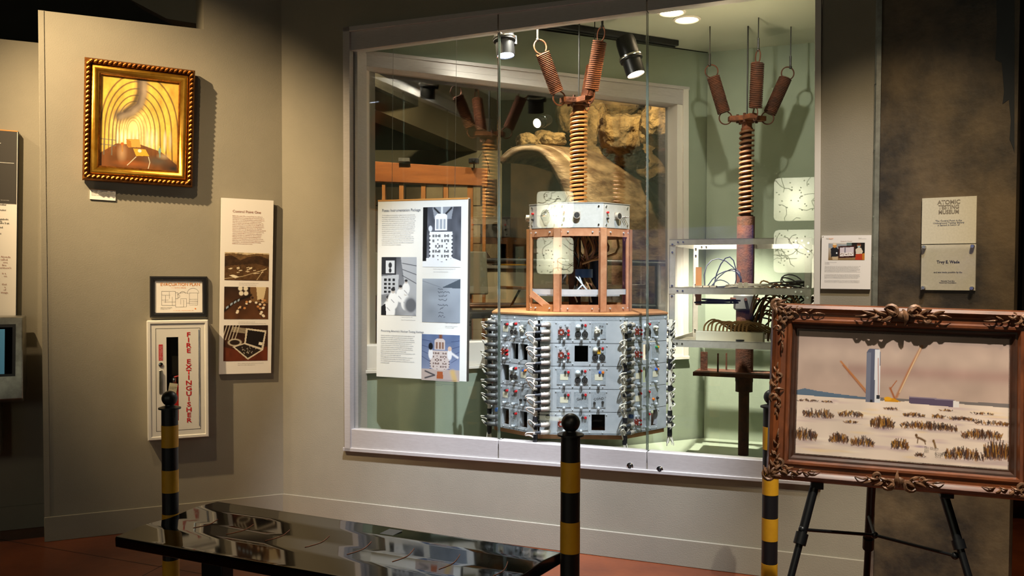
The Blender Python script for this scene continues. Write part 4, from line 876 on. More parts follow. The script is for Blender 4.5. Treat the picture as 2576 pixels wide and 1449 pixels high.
t1 = ["You are looking at an instrumentation package that was recovered from the", "Fizeau bunker at the Nevada Test Site. The package, which was suspended on", "a coil spring to absorb the jolt from the explosion, was called a \"large stack\"", "by the workers. The bunker housed the scientific instruments, recorders, and", "cameras used to capture temperature, pressure, radiation, and neutron flux", "data generated by the Fizeau device which was exploded 500 feet above the", "bunker. Prior to archaeological recovery of this instrumentation package, the", "tape recorders and a unique system that minimized the damaging effects of", "the electromagnetic pulse had been removed from between the control box", "(top) and the round panel plug-in instrument cluster (center). The plug-in", "instrument panels you see were used to calibrate individual weapon", "components prior to the test. Above the panels are cables leading to the", "metal control box that were used to relay the first few milliseconds of the", "Fizeau event signal to 36 tape recorder channels. There were three other", "instrumentation packages in the bunker with different instrument clusters", "that included oscilloscopes and oscillographs."]
text('\n'.join(t1), 2.75*k, M_INKB, FP, -w_/2+11*k, h_/2-36*k, -.0015, ls=1.62, bold=.006)
text("Preserving America's Nuclear Testing Heritage", 7.0*k, M_INKB, FP, -w_/2+11*k, h_/2-300*k, -.0015, sx=.83)
t2 = ["America's atmospheric testing program was of extraordinary significance both", "nationally and internationally. The specialized instrumentation and support", "facilities are the most visible reminders of this watershed period in American", "history. Most of the remaining artifacts from this program exist at the Nevada", "Test Site. The Desert Research Institute began historical evaluations of", "nuclear testing structures in 1991 and later expanded its mission to include", "historic preservation activities, recovering artifacts, and collecting papers,", "records and oral histories. In November 2000, a team surveyed the Fizeau", "bunker to determine its present contents. A former Sandia", "National Laboratories employee who had worked in the Fizeau bunker in 1957,", "served as the team's subject matter expert. An", "archaeologist with the Desert Research Institute, headed the recovery of", "the Fizeau instrumentation package. He is shown at right dressed in", "anti-contamination gear, which was required as a precaution but, as expected,", "proved unnecessary."]
text('\n'.join(t2), 2.75*k, M_INKB, FP, -w_/2+11*k, h_/2-309*k, -.0015, ls=1.62, bold=.006)
for x, y, t in ((143, 157, 'Intact Fizeau package with cables connected in the bunker, 1957\n\nImage Credit: Sandia National Laboratories'), (63, 266, 'Original crew in the bunker, 1957\n\nImage Credit: Sandia National Laboratories'), (174, 277, 'Graffiti on door wall of the bunker\n\nImage Credit: William Gray Johnson\nDesert Research Institute'), (153, 403, 'Desert Research Institute and Bechtel Nevada employees\nduring recovery of Fizeau package, 2001\n\nImage Credit: National Nuclear Security Administration\nNevada Site Office')):
    text(t, 2.1*k, M_INKB, FP, -w_/2+x*k, h_/2-y*k, -.0015, ls=1.5)
def package(cv, cx, top, sc, col='e8ecf4', dk='15161c', base='aab0bc'):
    cv.poly([(cx-.16*sc, top+.10*sc), (cx-.10*sc, top+.06*sc), (cx+.10*sc, top+.06*sc), (cx+.16*sc, top+.1*sc), (cx+.16*sc, top+.34*sc), (cx-.16*sc, top+.34*sc)], col)
    for x in (-.10, .0, .09): cv.poly([(cx+(x-.03)*sc, top+.15*sc), (cx+(x+.03)*sc, top+.15*sc), (cx+(x+.03)*sc, top+.32*sc), (cx+(x-.03)*sc, top+.32*sc)], base)
    cv.poly([(cx-.30*sc, top+.36*sc), (cx+.30*sc, top+.36*sc), (cx+.28*sc, top+.8*sc), (cx+.15*sc, top+.86*sc), (cx-.15*sc, top+.86*sc), (cx-.28*sc, top+.8*sc)], col)
    for j in range(5):
        for x in (-.2, -.13, -.04, .03, .10, .19):
            if (j*7+int(x*100)) % 3: cv.poly([(cx+(x-.02)*sc, top+(.41+.085*j)*sc), (cx+(x+.025)*sc, top+(.41+.085*j)*sc), (cx+(x+.025)*sc, top+(.455+.085*j)*sc), (cx+(x-.02)*sc, top+(.455+.085*j)*sc)], dk, .8)
    for x in (-.29, -.08, .15, .29):
        for j in range(14): cv.ell(cx+x*sc, top+(.40+.033*j)*sc, .022*sc, .010*sc, dk if j % 2 else col, .8)
cv = Canvas(94, 133, '4c4f5a', '6a6d78'); cv.noise(8, .5, 3); cv.poly([(.25, 0), (.8, 0), (.75, .2), (.3, .2)], '9499a4'); cv.line([(.3, .02), (.5, .15)], .02, '15161c'); cv.line([(.75, .02), (.55, .15)], .02, '15161c'); cv.line([(.5, 0), (.5, .18)], .02, 'e8ecf4')
package(cv, .48, .05, 1.0, 'f4f6fc'); cv.poly([(0, .86), (.3, .84), (.5, .92), (.8, .85), (1, .9), (1, 1), (0, 1)], 'f0f2f8'); cv.ell(.2, .36, .05, .05, 'e0e4ee'); cv.poly([(.0, 0), (.12, 0), (.1, .9), (0, .9)], '101116')
photo(FP, cv, 116, 19, 210, 152, w_, h_, k)
cv = Canvas(90, 133, '5f626c', '9a9da6'); cv.noise(7, .4, 4); cv.poly([(.55, 0), (1, 0), (1, 1), (.7, .6)], 'b4b7c0'); 
for y in (.15, .3, .45): cv.line([(.6, y*.7), (1, y)], .008, '50535c')
cv.poly([(0, 0), (.42, 0), (.42, .3), (0, .3)], '2a2c34'); cv.poly([(.12, .06), (.38, .06), (.38, .28), (.12, .28)], 'd9dde6'); cv.ell(.25, .14, .05, .05, '2a2c34'); cv.ell(.25, .23, .04, .04, '2a2c34'); cv.poly([(0, .33), (.5, .3), (.48, .6), (0, .65)], 'c0c4ce')
for j in range(4):
    for x in (.08, .2, .32): cv.poly([(x, .37+.07*j), (x+.07, .37+.07*j), (x+.07, .41+.07*j), (x, .41+.07*j)], '25272e')
for x, y, r_ in ((.22, .72, 1.2), (.34, .58, 1.0), (.55, .52, .8), (.70, .62, .9), (.71, .42, .7)):
    cv.ell(x, y+.17*r_, .15*r_, .15*r_, 'f4f5fa', 1, .1); cv.ell(x, y, .055*r_, .045*r_, 'c8c0bc'); cv.ell(x, y-.025*r_, .06*r_, .03*r_, '2a2a30'); cv.line([(x-.05, y+.15), (x+.03, y+.2)], .008, '9a9ca6')
cv.ell(.85, .82, .2, .16, 'a8abb4'); cv.ell(.85, .82, .15, .12, '6a6d76'); cv.poly([(0, .85), (.12, .8), (.15, 1), (0, 1)], '1a1b22')
photo(FP, cv, 11, 130, 101, 262, w_, h_, k)
cv = Canvas(94, 97, '9fa6b2', '8c939f'); cv.noise(4, .18, 5); cv.poly([(.52, .2), (1, .0), (1, .22)], '4f5864'); cv.line([(0, .05), (.5, .2)], .006, '767d8a')
for y, t, x in ((.24, .14, .42), (.31, .3, .42), (.40, .24, .44), (.49, .24, .44), (.60, .26, .42), (.68, .1, .48), (.77, .16, .44), (.86, .2, .44)):
    for i in range(int(t*24)): cv.line([(x+i*.045, y+rng.uniform(-.02, .02)), (x+i*.045+.03, y+rng.uniform(-.03, .02))], .009, '353b48', .9)
photo(FP, cv, 116, 178, 210, 275, w_, h_, k)
cv = Canvas(94, 104, '5d6f96', '8d97b4'); cv.noise(6, .2, 8); cv.poly([(0, .75), (1, .75), (1, 1), (0, 1)], 'b9a9a4'); 
for y in (.15, .3, .45, .6): cv.line([(0, y*.8), (.25, y)], .006, '33406a'); cv.line([(1, y*.8), (.78, y)], .006, '33406a')
cv.line([(.5, 0), (.5, .1)], .05, '7a4a30'); package(cv, .48, .04, .85, 'cfc0bc', '5a3a34', '8a6a5c'); cv.ell(.24, .42, .06, .12, 'e8e6ea'); cv.ell(.24, .26, .06, .08, '14141a'); cv.ell(.74, .42, .06, .12, 'e8e6ea'); cv.ell(.74, .3, .05, .05, 'd8b8a4'); cv.line([(.76, .38), (.95, .48)], .03, 'e8e6ea'); cv.line([(.82, .8), (.88, .97)], .07, 'd0b078'); cv.line([(.1, .8), (.35, .88), (.1, .95)], .02, '3a3a40'); cv.poly([(.42, .8), (.56, .8), (.58, .95), (.4, .95)], 'a85a34')
photo(FP, cv, 116, 302, 210, 405, w_, h_, k)
# ---- sign on the wall to the right of the window
c, w_, h_ = cornerbox(W, 2066, 592, 2191, 727, .016)
CS = thing('information_sheet', "white sheet with photo of two people holding a framed painting, right of window", 'sign', c, (0, math.radians(.3), W.rz))
MB().box(-w_/2, 0, -h_/2, w_/2, .014, h_/2).build('board', M_WARMW, CS); k = w_/125
text('THE', 4*k, M_INKG, CS, -w_/2+11*k, h_/2-10*k, -.0015); text('BLAST', 4*k, M_INKO, CS, -w_/2+19*k, h_/2-10*k, -.0015, bold=.02)
text('National\nAtomic Testing Museum', 2*k, M_INKG, CS, w_/2-32*k, h_/2-8*k, -.0015); text("Curator's Corner", 4.2*k, M_INKR, CS, 0, h_/2-17*k, -.0015, 'CENTER')
g = np.random.default_rng(3)
words = 'the painting shows a test tower and the event cans on the flat at the site as they stood before the day of the shot with two coyotes watching from the sage'.split()
def para(n, width):
    out = []
    for i in range(n):
        l = ''
        while len(l) < width: l += words[g.integers(len(words))]+' '
        out.append(l[:width])
    return '\n'.join(out)
text('The painting and its presentation\nin the gallery\nOil on canvas', 2.3*k, M_INKG, CS, -w_/2+9*k, h_/2-73*k, -.0015, ls=1.1)
for y, n in ((84, 7), (106, 5), (122, 3)): text(para(n, 92), 2.35*k, M_INKG, CS, -w_/2+9*k, h_/2-y*k, -.0015, ls=1.05)
cv = Canvas(120, 64, 'cfc8bc', '8a6a3a'); cv.poly([(0, .05), (.5, .1), (.5, .35), (0, .3)], '9aa0a4'); cv.poly([(.5, 0), (1, 0), (1, .9), (.6, .6)], '1c1613'); cv.poly([(.5, 0), (.64, 0), (.64, .5), (.5, .5)], '6a7c78'); cv.poly([(.74, .75), (1, .6), (1, 1), (.74, 1)], 'c07a28')
cv.poly([(.06, .35), (.14, .24), (.22, .26), (.28, .4), (.27, .8), (.08, .85)], '1b1c22'); cv.ell(.17, .16, .055, .13, 'd9984a'); cv.ell(.17, .08, .05, .06, 'e8d8b8'); cv.poly([(.1, .82), (.26, .8), (.27, 1), (.12, 1)], 'c8b08c'); cv.ell(.23, .6, .02, .05, 'f0f0f0')
cv.poly([(.75, .38), (.82, .28), (.9, .3), (.95, .5), (.92, .68), (.76, .7)], 'dccfb8'); cv.ell(.84, .17, .05, .12, 'c88a5a'); cv.ell(.84, .09, .055, .07, '5a3020'); cv.ell(.84, .23, .035, .05, '9ac8d0'); cv.poly([(.76, .66), (.93, .64), (.94, 1), (.74, 1)], 'b83a18')
cv.poly([(.27, .2), (.74, .16), (.75, .86), (.28, .9)], '3c1a14'); cv.poly([(.32, .28), (.70, .25), (.70, .76), (.32, .80)], 'd8ccd0'); cv.poly([(.32, .58), (.70, .56), (.70, .76), (.32, .80)], 'efe6e0'); cv.line([(.46, .3), (.46, .56)], .03, '4a4a60')
for i in range(14): cv.ell(.34+.35*rng.random(), .6+.15*rng.random(), .02, .015, '6a4a3a')
photo(CS, cv, 18, 20, 109, 66, w_, h_, k)
MB().cyl((-w_/2+.006, -.002, h_/2-.006), (-w_/2+.006, 0, h_/2-.006), .0016, 6).build('pin', M_INK, CS)
for py in (378, 545, 643, 710, 232): pass
# ---- plaques on the dark wall
c, w_, h_ = cornerbox(DP, 2319, 496, 2456, 613, .012)
P1 = thing('wall_plaque', 'upper pale plaque reading atomic testing museum on the dark wall', 'plaque', c, (0, 0, DP.rz))
M_PLQ = mat('pale_plaque', 'c9c3ae', .5, col2='d3cdb9', nscale=120); M_BRZ = mat('bronze_ink', '8a8172', .5)
MB().box(-w_/2, 0, -h_/2, w_/2, .012, h_/2).build('plate', M_PLQ, P1); k = w_/137
for i, t in enumerate(('ATOMIC', 'TESTING', 'MUSEUM')): text(t, 15.4*k, M_BRZ, P1, 0, h_/2-(18.5+13.6*i)*k, -.001, 'CENTER', .03, sx=(.97, .86, .86)[i])
text('The Control Point in the\nUnderground Testing Gallery\nis named in honor of', 6.6*k, M_INKB, P1, 0, h_/2-67*k, -.001, 'CENTER', ls=.92, bold=.012)
c, w_, h_ = cornerbox(DP, 2317, 615, 2454, 730, .014)
P2 = thing('wall_plaque', 'lower plaque under clear acrylic with four round standoffs on the dark wall', 'plaque', c, (0, 0, DP.rz))
MB().box(-w_/2, .004, -h_/2, w_/2, .014, h_/2).build('plate', M_PLQ, P2); MB().box(-w_/2+.002, -.010, -h_/2+.002, w_/2+.002, -.005, h_/2-.001).build('acrylic_cover', G_CLEAR, P2, sharp=None)
text('Troy E. Wade', 11.2*k, M_INK, P2, 0, h_/2-52*k, .003, 'CENTER', .03, sx=.9); text('and was made possible by the', 6.0*k, M_INK, P2, 0, h_/2-79*k, .003, 'CENTER', .02)
text('Nevada Test Site\nHistorical Foundation', 5*k, M_INK, P2, 0, h_/2-103*k, .003, 'CENTER', .02, ls=.95)
for sx_ in (-1, 1):
    for sz in (-1, 1): MB(Matrix.Translation((sx_*(w_/2-.014*w_/.25), 0, sz*(h_/2-.011*w_/.25))) @ Matrix.Rotation(PI/2, 4, 'X')).lathe([(.0085, -.006), (.0085, .013), (.007, .016), (0, .016)], 16).build('standoff', M_CHROME, P2)

# ================================================================== BOLLARDS, BENCH, EASEL
def bollard(px, ptop, Y, label):
    p = atY(px, 800, Y); H = 1.0
    top = atY(px, ptop, Y).z
    t = thing('bollard', label, 'bollard', (p.x, Y, 0), group=None)
    s0 = top-.058; r = .033
    MB().lathe([(0, 0), (.15, 0), (.15, .012), (.13, .03), (.06, .045), (.04, .06)], 28).build('base', M_BLKPL, t)
    MB().lathe([(r-.0, .04), (r, s0-.018)], 28).build('post', M_BLKPL, t)
    MB().lathe([(r, 0), (r+.012, .002), (r+.012, .008), (r, .012), (.018, .016), (.016, .03)], 28, (0, 0, s0-.018)).build('cap_collar', M_BLKPL, t)
    MB().sph((0, 0, s0+.028), .032, 18).build('ball_finial', M_BLKPL, t)
    MB().box(r-.006, -.006, s0-.05, r+.0015, .006, s0-.015).build('belt_slot', M_GAP, t, rot=(0, 0, -.7))
    return t, s0, r
def bands(t, px, ys_, Y, r):
    for y0, y1 in ys_:
        z1, z0 = atY(px, y0, Y).z, atY(px, y1, Y).z; MB().lathe([(r-.002, z0), (r+.0008, z0), (r+.0008, z1), (r-.002, z1)], 28).build('yellow_band', M_YEL, t)
t, s0, r = bollard(425, 984, 3.62, 'black and yellow striped bollard in front of the fire extinguisher cabinet'); bands(t, 425, [(1069, 1124), (1181, 1237), (1291, 1350), (1406, 1465), (1520, 1578)], 3.62, r)
t, s0, r = bollard(1437, 1041, 2.93, 'black and yellow striped bollard in front of the instrument package, nearest the viewer'); bands(t, 1437, [(1160, 1235), (1310, 1388), (1462, 1540)], 2.93, r)
t, s0, r = bollard(1943, 981, 3.66, 'black and yellow striped bollard half hidden by the easel painting'); bands(t, 1943, [(1073, 1130), (1188, 1243), (1302, 1358), (1416, 1474), (1530, 1590)], 3.66, r)
# bench
bz = .45
def onz(px, py, z): d = ray(px, py); t = (z-CH)/d.z; return Vector((d.x*t, d.y*t, z))
f0, f1 = onz(292, 1346, bz), onz(880, 1452, bz); k0, k1 = onz(545, 1259, bz), onz(1412, 1388, bz)
bd = (f1-f0).normalized(); bang = math.atan2(bd.y, bd.x); bn = Vector((-bd.y, bd.x, 0)); bwid = (k0-f0).dot(bn); klen = (k1-f0).dot(bd); ksh = (k0-f0).dot(bd)
def zig(v):
    t = (v*4) % 2; t = 1-abs(t-1); return .0085*(t-.5)*(1.0 if abs(t-.5) < .42 else (.42/abs(t-.5))**.6)
BN = thing('bench', 'long black lacquered bench with a glossy undulating seat below the left wall', 'bench', (f0.x, f0.y, 0), (0, 0, bang))
prof = []
for v in [0, .012]+[q+e for q in (0, .25, .5, .75) for e in (.022, .03, .125, .22, .228, .25)][:-1]+[.988, 1]:
    prof.append((v*bwid, bz+zig(v)))
prof = [(-.004, bz-.045), (-.006, bz-.01)]+prof+[(bwid+.004, bz-.02), (bwid, bz-.045)]
R_ = []
for i in range(2):
    R_.append([((min(max(y/bwid, 0), 1)*ksh*.9 if i == 0 else klen+(1-min(max(y/bwid, 0), 1))*-.06), y, z) for y, z in prof])
MB().rings(R_).build('seat', M_GLOSS, BN, bev=.003)
for x, y in ((.42, .09), (.80, .09), (klen-.5, .09), (klen-.14, .09), (.5, bwid-.12), (klen-.3, bwid-.12)):
    MB().box(x-.05, y-.03, 0, x+.05, y+.03, bz-.04).build('leg', M_BLKMET, BN, bev=.003)
MB().box(.3, bwid/2-.03, bz-.10, klen-.1, bwid/2+.03, bz-.045).build('under_rail', M_BLKMET, BN)
mc = mat('copper_line', '8a4c2a', .35, .6); Binv = Matrix.Translation((f0.x, f0.y, 0)) @ Matrix.Rotation(bang, 4, 'Z'); Binv = Binv.inverted()
for x0, y0, x1, y1 in ((486, 1329, 548, 1306), (569, 1346, 638, 1319), (667, 1362, 729, 1333), (767, 1378, 829, 1348), (873, 1396, 934, 1363), (987, 1414, 1042, 1380), (1104, 1433, 1157, 1396), (1240, 1449, 1277, 1414)):
    a, b = Binv @ onz(x0, y0, bz), Binv @ onz(x1, y1, bz); pts = []
    for i in range(9):
        t = i/8; p = a.lerp(b, t); v = min(max(p.y/bwid, 0), 1); p.z = bz+zig(v)+.0005; p.x += .012*math.sin(PI*t); pts.append(p)
    MB().tube(pts, .0016, 5).build('seat_line', mc, BN)  # thin copper-coloured curves laid on the seat surface
sp = Binv @ onz(984, 1340, bz); MB().box(sp.x-.03, sp.y-.035, bz+.001, sp.x+.03, sp.y+.035, bz+.0025).build('grey_tape', mat('grey_tape', '5a5d64', .5), BN, rot=(0, 0, 0))
# easel and its framed painting
EY = 2.95; ec = atY(2264, 1000, EY); er = math.atan(-.30); tl = math.radians(-7)
EPN = thing('framed_painting', 'carved walnut framed desert painting of a tower and cranes standing on the black easel', 'painting', ec, (tl, math.radians(1.2), er))
pw, ph = .852, .618
MB().sweep(pw, ph, [(0, .03), (0, -.004), (.006, -.018), (.018, -.026), (.030, -.020), (.036, -.012), (.052, -.012), (.058, -.018), (.066, -.016), (.072, -.004), (.074, .03)]).build('outer_moulding', M_WOODF, EPN, sharp=.5)
MB().sweep(pw-.146, ph-.146, [(0, .03), (0, -.002), (.006, .0), (.014, .012), (.022, .012), (.024, .03)]).build('inner_moulding', M_WOODD, EPN, sharp=.5)
cw, chh = pw-.188, ph-.188
cv = Canvas(330, 236, 'a08a80', 'cdb09e'); cv.blend(np.exp(-((cv.Y-.30)/.05)**2)*.45*(cv.X > .25), '9a6f6a'); cv.blend(np.exp(-((cv.Y-.18)/.08)**2)*.3, 'd0b8a8'); cv.noise(5, .10, 3, .6); cv.noise(18, .05, 6, 1.5)
cv.poly([(0, .49), (.04, .47), (.10, .485), (.20, .50), (.34, .515), (.34, .53), (0, .53)], '5a6c80'); cv.poly([(.34, .51), (1, .50), (1, .54), (.34, .54)], '5b5a5c', .8)
cv.poly([(0, .525), (.35, .535), (.7, .52), (1, .53), (1, 1), (0, 1)], 'e2cdbc'); m_ = (cv.Y > .53); v = cv.noise(7, .12, 11, 1.8)
g = np.random.default_rng(12)
for i in range(60): cv.ell(g.random(), .55+.45*g.random(), .06*g.random()+.01, .008, g.choice(['f3e4d0', 'c8a8a8', 'b89aa6', 'e8c890']), .5, .8)
cv.line([(.215, .24), (.345, .47)], .008, 'b06a2c', .9); cv.line([(.225, .27), (.345, .49)], .005, '8a4a24', .8)
cv.line([(.60, .09), (.555, .24), (.485, .50)], .011, 'a8683c', .85); cv.line([(.596, .10), (.50, .46)], .004, 'e0c8a0', .7); cv.line([(.455, .43), (.48, .52)], .008, 'a05a30'); cv.line([(.485, .37), (.455, .44)], .004, 'a05a30')
cv.poly([(.34, .155), (.352, .125), (.395, .125), (.405, .15), (.405, .55), (.34, .55)], '55586c'); cv.poly([(.378, .13), (.403, .13), (.408, .55), (.382, .55)], 'd5d4d8'); cv.poly([(.340, .16), (.36, .155), (.36, .55), (.34, .55)], '7a7c8c', .6); cv.line([(.395, .2), (.40, .5)], .003, 'a06050'); cv.poly([(.392, .49), (.405, .49), (.405, .52), (.392, .52)], '2a2c34'); cv.poly([(.362, .53), (.374, .53), (.374, .55), (.362, .55)], '22242c')
cv.poly([(.43, .51), (.475, .51), (.51, .535), (.43, .54)], 'c98a1c'); cv.ell(.445, .515, .018, .015, 'e0a020')
cv.poly([(.545, .49), (.755, .495), (.755, .55), (.545, .54)], '594a60'); cv.poly([(.75, .50), (.775, .505), (.775, .55), (.75, .55)], 'dcd4d0'); cv.poly([(.545, .485), (.75, .492), (.75, .50), (.545, .495)], '8a7a88')
def bush(x, y, w__, h__, n):
    for i in range(int(n*1.7)):
        a = g.uniform(-1, 1); bx = x+a*w__; by_ = y+g.uniform(-.3, .5)*h__; l = h__*(1-a*a*.6)*g.uniform(.6, 1.15)
        cv.line([(bx, by_), (bx+g.uniform(-.008, .008), by_-l)], .0035, g.choice(['3a2418', '5a3822', '7a4a20', '2a1c1a', 'a8762c', '4a3838']), .9)
    cv.ell(x+.01, y+h__*.6, w__, h__*.25, '9a808c', .5, .8)
for x, y, a, b, n in ((.11, .68, .075, .045, 60), (.27, .665, .06, .03, 45), (.42, .725, .055, .06, 80), (.64, .72, .13, .04, 120), (.05, .86, .06, .06, 70), (.215, .865, .045, .05, 60), (.33, .88, .055, .045, 60), (.505, .88, .04, .05, 55), (.88, .76, .09, .05, 90), (.80, .92, .09, .06, 90), (.95, .89, .06, .09, 100), (.57, .635, .05, .02, 40), (.68, .635, .03, .02, 25), (.79, .64, .07, .018, 40), (.93, .66, .08, .022, 45), (.46, .595, .03, .014, 16), (.27, .72, .03, .015, 16), (.60, .94, .02, .02, 16), (.06, .57, .05, .012, 18), (.16, .57, .03, .01, 10), (.72, .58, .03, .01, 12), (.88, .59, .05, .012, 16)): bush(x, y, a, b, n)
cv.line([(.585, .80), (.605, .81), (.622, .825)], .010, '6a4a2c'); cv.ell(.582, .785, .006, .012, '6a4a2c'); cv.line([(.59, .81), (.588, .845)], .004, '6a4a2c'); cv.line([(.62, .82), (.625, .85)], .004, '6a4a2c'); cv.line([(.665, .83), (.672, .87)], .008, '7a5a34'); cv.ell(.662, .82, .006, .012, '7a5a34')
cv.ell(.60, .87, .02, .008, '8a7090', .5, .6)
cv.obj('painted_canvas', EPN, cw+.004, chh+.004, y=.012, m=M_OIL)
text('The Home\nSite', .010, M_INK, EPN, cw*.12, -chh*.385, .0095); text('Doug\nCoe', .011, M_INK, EPN, cw*.17, -chh*.42, .0095, ls=.8)
def ornament(name, x, z, rot, sc, kind, sd):
    g = np.random.default_rng(sd); mb = MB(Matrix.Translation((x, 0, z)) @ Matrix.Rotation(rot, 4, 'Y') @ Matrix.Scale(sc, 4))
    def scroll(cx, cz, r, a0, turns, dirn, tk=.005, y=-.020):
        pts = []; rr = []
        for i in range(15):
            t = i/14; a = a0+dirn*turns*2*PI*t; q = r*(1-.78*t); pts.append((cx+q*math.cos(a), y-.008*t, cz+q*math.sin(a))); rr.append(tk*(1-.35*t)*(.45+.9*math.sin(PI*min(1, t*1.3+.12))))
        mb.tube(pts, rr, 6)
    def leaf(x0, z0, x1, z1, wd, y=-.017):
        d = Vector((x1-x0, 0, z1-z0)); n = Vector((-d.z, 0, d.x)).normalized(); pts = [(x0+d.x*t+n.x*wd*.6*math.sin(2.6*t), y-.012*math.sin(PI*t), z0+d.z*t+n.z*wd*.6*math.sin(2.6*t)) for t in (0, .2, .4, .6, .8, 1)]
        mb.tube(pts, [.002, wd*.5, wd*.62, wd*.5, wd*.32, .0015], 6)
    if kind == 'corner':
        for s_ in (0, 1):
            X = lambda a, b: (a, b) if s_ == 0 else (-b, -a)
            for i in range(7):
                t = i/6; a = .012+.115*t; leaf(*X(a, -.018-.006*t), *X(a+.030-.008*t, -.018+(.018 if i % 2 else -.018)*(1-.5*t)), .010*(1-.5*t)); 
            scroll(*X(.045, -.030), .017, 1+s_, 1.1, 1 if s_ else -1); scroll(*X(.08, -.008), .011, 2+s_, 1, -1 if s_ else 1, .004); scroll(*X(.015, -.045), .012, 3, 1, 1, .005); leaf(*X(.125, -.024), *X(.165, -.026), .006)
        mb.sph((.0, -.020, -.0), .014, 8, (1, .5, 1)); scroll(.004, .0, .026, .5, 1.0, 1, .006)
        for i in range(5): a = -.9+i*.55; leaf(.0, .0, -.0+.04*math.cos(a-.8), .04*math.sin(a-.8), .010)
    else:
        for s_ in (-1, 1):
            for i in range(6): t = i/5; leaf(s_*(.01+.07*t), -.004, s_*(.04+.075*t), (-.020 if i % 2 else .016)*(1-.6*t), .010*(1-.45*t))
            scroll(s_*.028, .004, .018, 1.5-s_, 1.1, s_, .006); scroll(s_*.055, -.012, .012, 1, 1, -s_, .005)
        mb.sph((0, -.022, -.004), .012, 8, (1.2, .5, 1)); leaf(0, .012, 0, -.032, .012)
    mb.M = None; mb.build(name, M_ORN, EPN, kind='stuff')
for i, (sx_, sz, rt) in enumerate(((-1, 1, 0), (1, 1, PI/2), (1, -1, PI), (-1, -1, -PI/2))): ornament('corner_ornament', sx_*(pw/2-.012), sz*(ph/2-.012), rt, 1.0, 'corner', i)
ornament('centre_ornament', 0, ph/2-.026, 0, 1.3, 'c', 7); ornament('centre_ornament', 0, -ph/2+.026, PI, 1.2, 'c', 8); ornament('centre_ornament', -pw/2+.022, 0, -PI/2, .9, 'c', 9); ornament('centre_ornament', pw/2-.022, 0, PI/2, .9, 'c', 10)
EA = thing('easel', 'black metal tripod easel holding the desert painting', 'easel', (ec.x, EY, 0), (0, 0, er))
zb_ = -ph/2*math.cos(tl)+ec.z
Ei = (Matrix.Translation((ec.x, EY, 0)) @ Matrix.Rotation(er, 4, 'Z')).inverted()
def E(px, py, dy=0): return Ei @ atY(px, py, EY+dy)
for a, b, nm in (((2052, 1212, .06), (1990, 1449, -.03), 'leg'), ((2376, 1250, .0), (2436, 1449, -.10), 'leg'), ((2192, 1225, .26), (2180, 1449, .48), 'leg')):
    p, q = E(*a), E(*b); d = (q-p)/(q-p).z; bot = q+d*(-q.z+.005); top = p-d*(-.0) ; tp_ = p+d*(.45 if a[2] < .2 else .35)
    if a[2] < .2: tp_ = p+d*.10
    lg = MB().tube([tp_, q.lerp(p, .35)], .0155, 10).tube([q.lerp(p, .40), bot], .0125, 10).cyl(q.lerp(p, .33), q.lerp(p, .45), .021, 12).build(nm, M_BLKMET, EA)
    MB().cyl(bot+Vector((0, 0, -.004)), bot+Vector((0, 0, .03)), .016, 10).build('rubber_foot', M_BLKPL, lg)
h1, h2, h3 = E(2018, 1332, .01), E(2196, 1345, .28), E(2402, 1398, -.06)
hub = E(2200, 1346, .16)
for h in (h1, h3): MB().tube([h, hub], .006, 8).build('brace', M_BLKMET, EA)
MB().tube([E(2186, 1300, .30), hub], .006, 8).build('brace', M_BLKMET, EA)
for h in (h1, h3, hub): MB().sph(h, .013, 8).build('pivot', M_BLKMET, EA)
for px in (2058, 2372):
    p = E(px, 1222, .0); MB().box(p.x-.02, -.035, zb_-.018, p.x+.02, .05, zb_-.006).box(p.x-.02, -.04, zb_-.018, p.x+.02, -.034, zb_+.008).build('support_tray', M_BLKMET, EA, bev=.002)

# ================================================================== GALLERY BEHIND THE VIEWER (seen in reflections)
M_MAP = attrmat('backlit_map', .5, 7.5)
def mirror(p):
    q = W.world(0, 0, -.027); n = -W.inw; d = (Vector(p)-q).dot(n); return Vector(p)-n*2*d
def lightmap(px, py, D, wpx, label, sd):
    v = atY(px, py, D); m = mirror(v); m.y += (-1.25-m.y); s_ = wpx/F*D; gl = W.hit(px, py, -.02); dr = (gl-m).normalized()
    t = thing('backlit_map', label, 'map', m, (0, 0, math.atan2(dr.x, -dr.y)))
    MB().box(-s_/2, 0, -s_/2, s_/2, .05, s_/2).build('light_box', M_BLKPL, t, bev=.01); MB().cyl((0, .04, 0), (-dr.x*.3*0, .30, 0), .015, 8).build('wall_arm', M_BLKPL, t)
    cv = Canvas(90, 90, 'e9e6c8', 'e3dfba'); g = np.random.default_rng(sd)
    for i in range(9):
        x, y = g.random(2); a = g.random()*6; pts = [(x, y)]
        for j in range(7): a += g.normal()*.5; x += .09*math.cos(a); y += .09*math.sin(a); pts.append((x, y))
        cv.line(pts, .009, '2c2618', .95)
    for i in range(28): cv.ell(*g.random(2), .016, .016, '2c2618', .9)
    rr_ = np.hypot(np.maximum(np.abs(cv.X-.5)-.40, 0), np.maximum(np.abs(cv.Y-.5)-.40, 0)); cv.c *= (.35+.65*np.exp(-(((cv.X-.5)/.32)**2+((cv.Y-.55)/.4)**2)))[..., None]; cv.blend((rr_ > .095)*1., '020202')  # backlight hot spot painted into the sheet colour, corners painted black
    cv.obj('map_sheet', t, s_*.98, s_*.98, y=-.002, m=M_MAP); return t
lightmap(1392, 643, 12.3, 94, 'square backlit map with dotted sites on the gallery wall behind the viewer, leftmost', 21)
lightmap(1392, 527, 12.3, 94, 'square backlit map above the dotted map behind the viewer', 22)
lightmap(1982, 631, 9.7, 112, 'square backlit map of valleys behind the viewer, lower of the right pair', 23)
lightmap(1982, 498, 9.7, 112, 'square backlit map of the state behind the viewer, upper of the right pair', 24)
v0, v1 = mirror(atY(1640, 470, 11.5)), mirror(atY(1890, 900, 11.5))
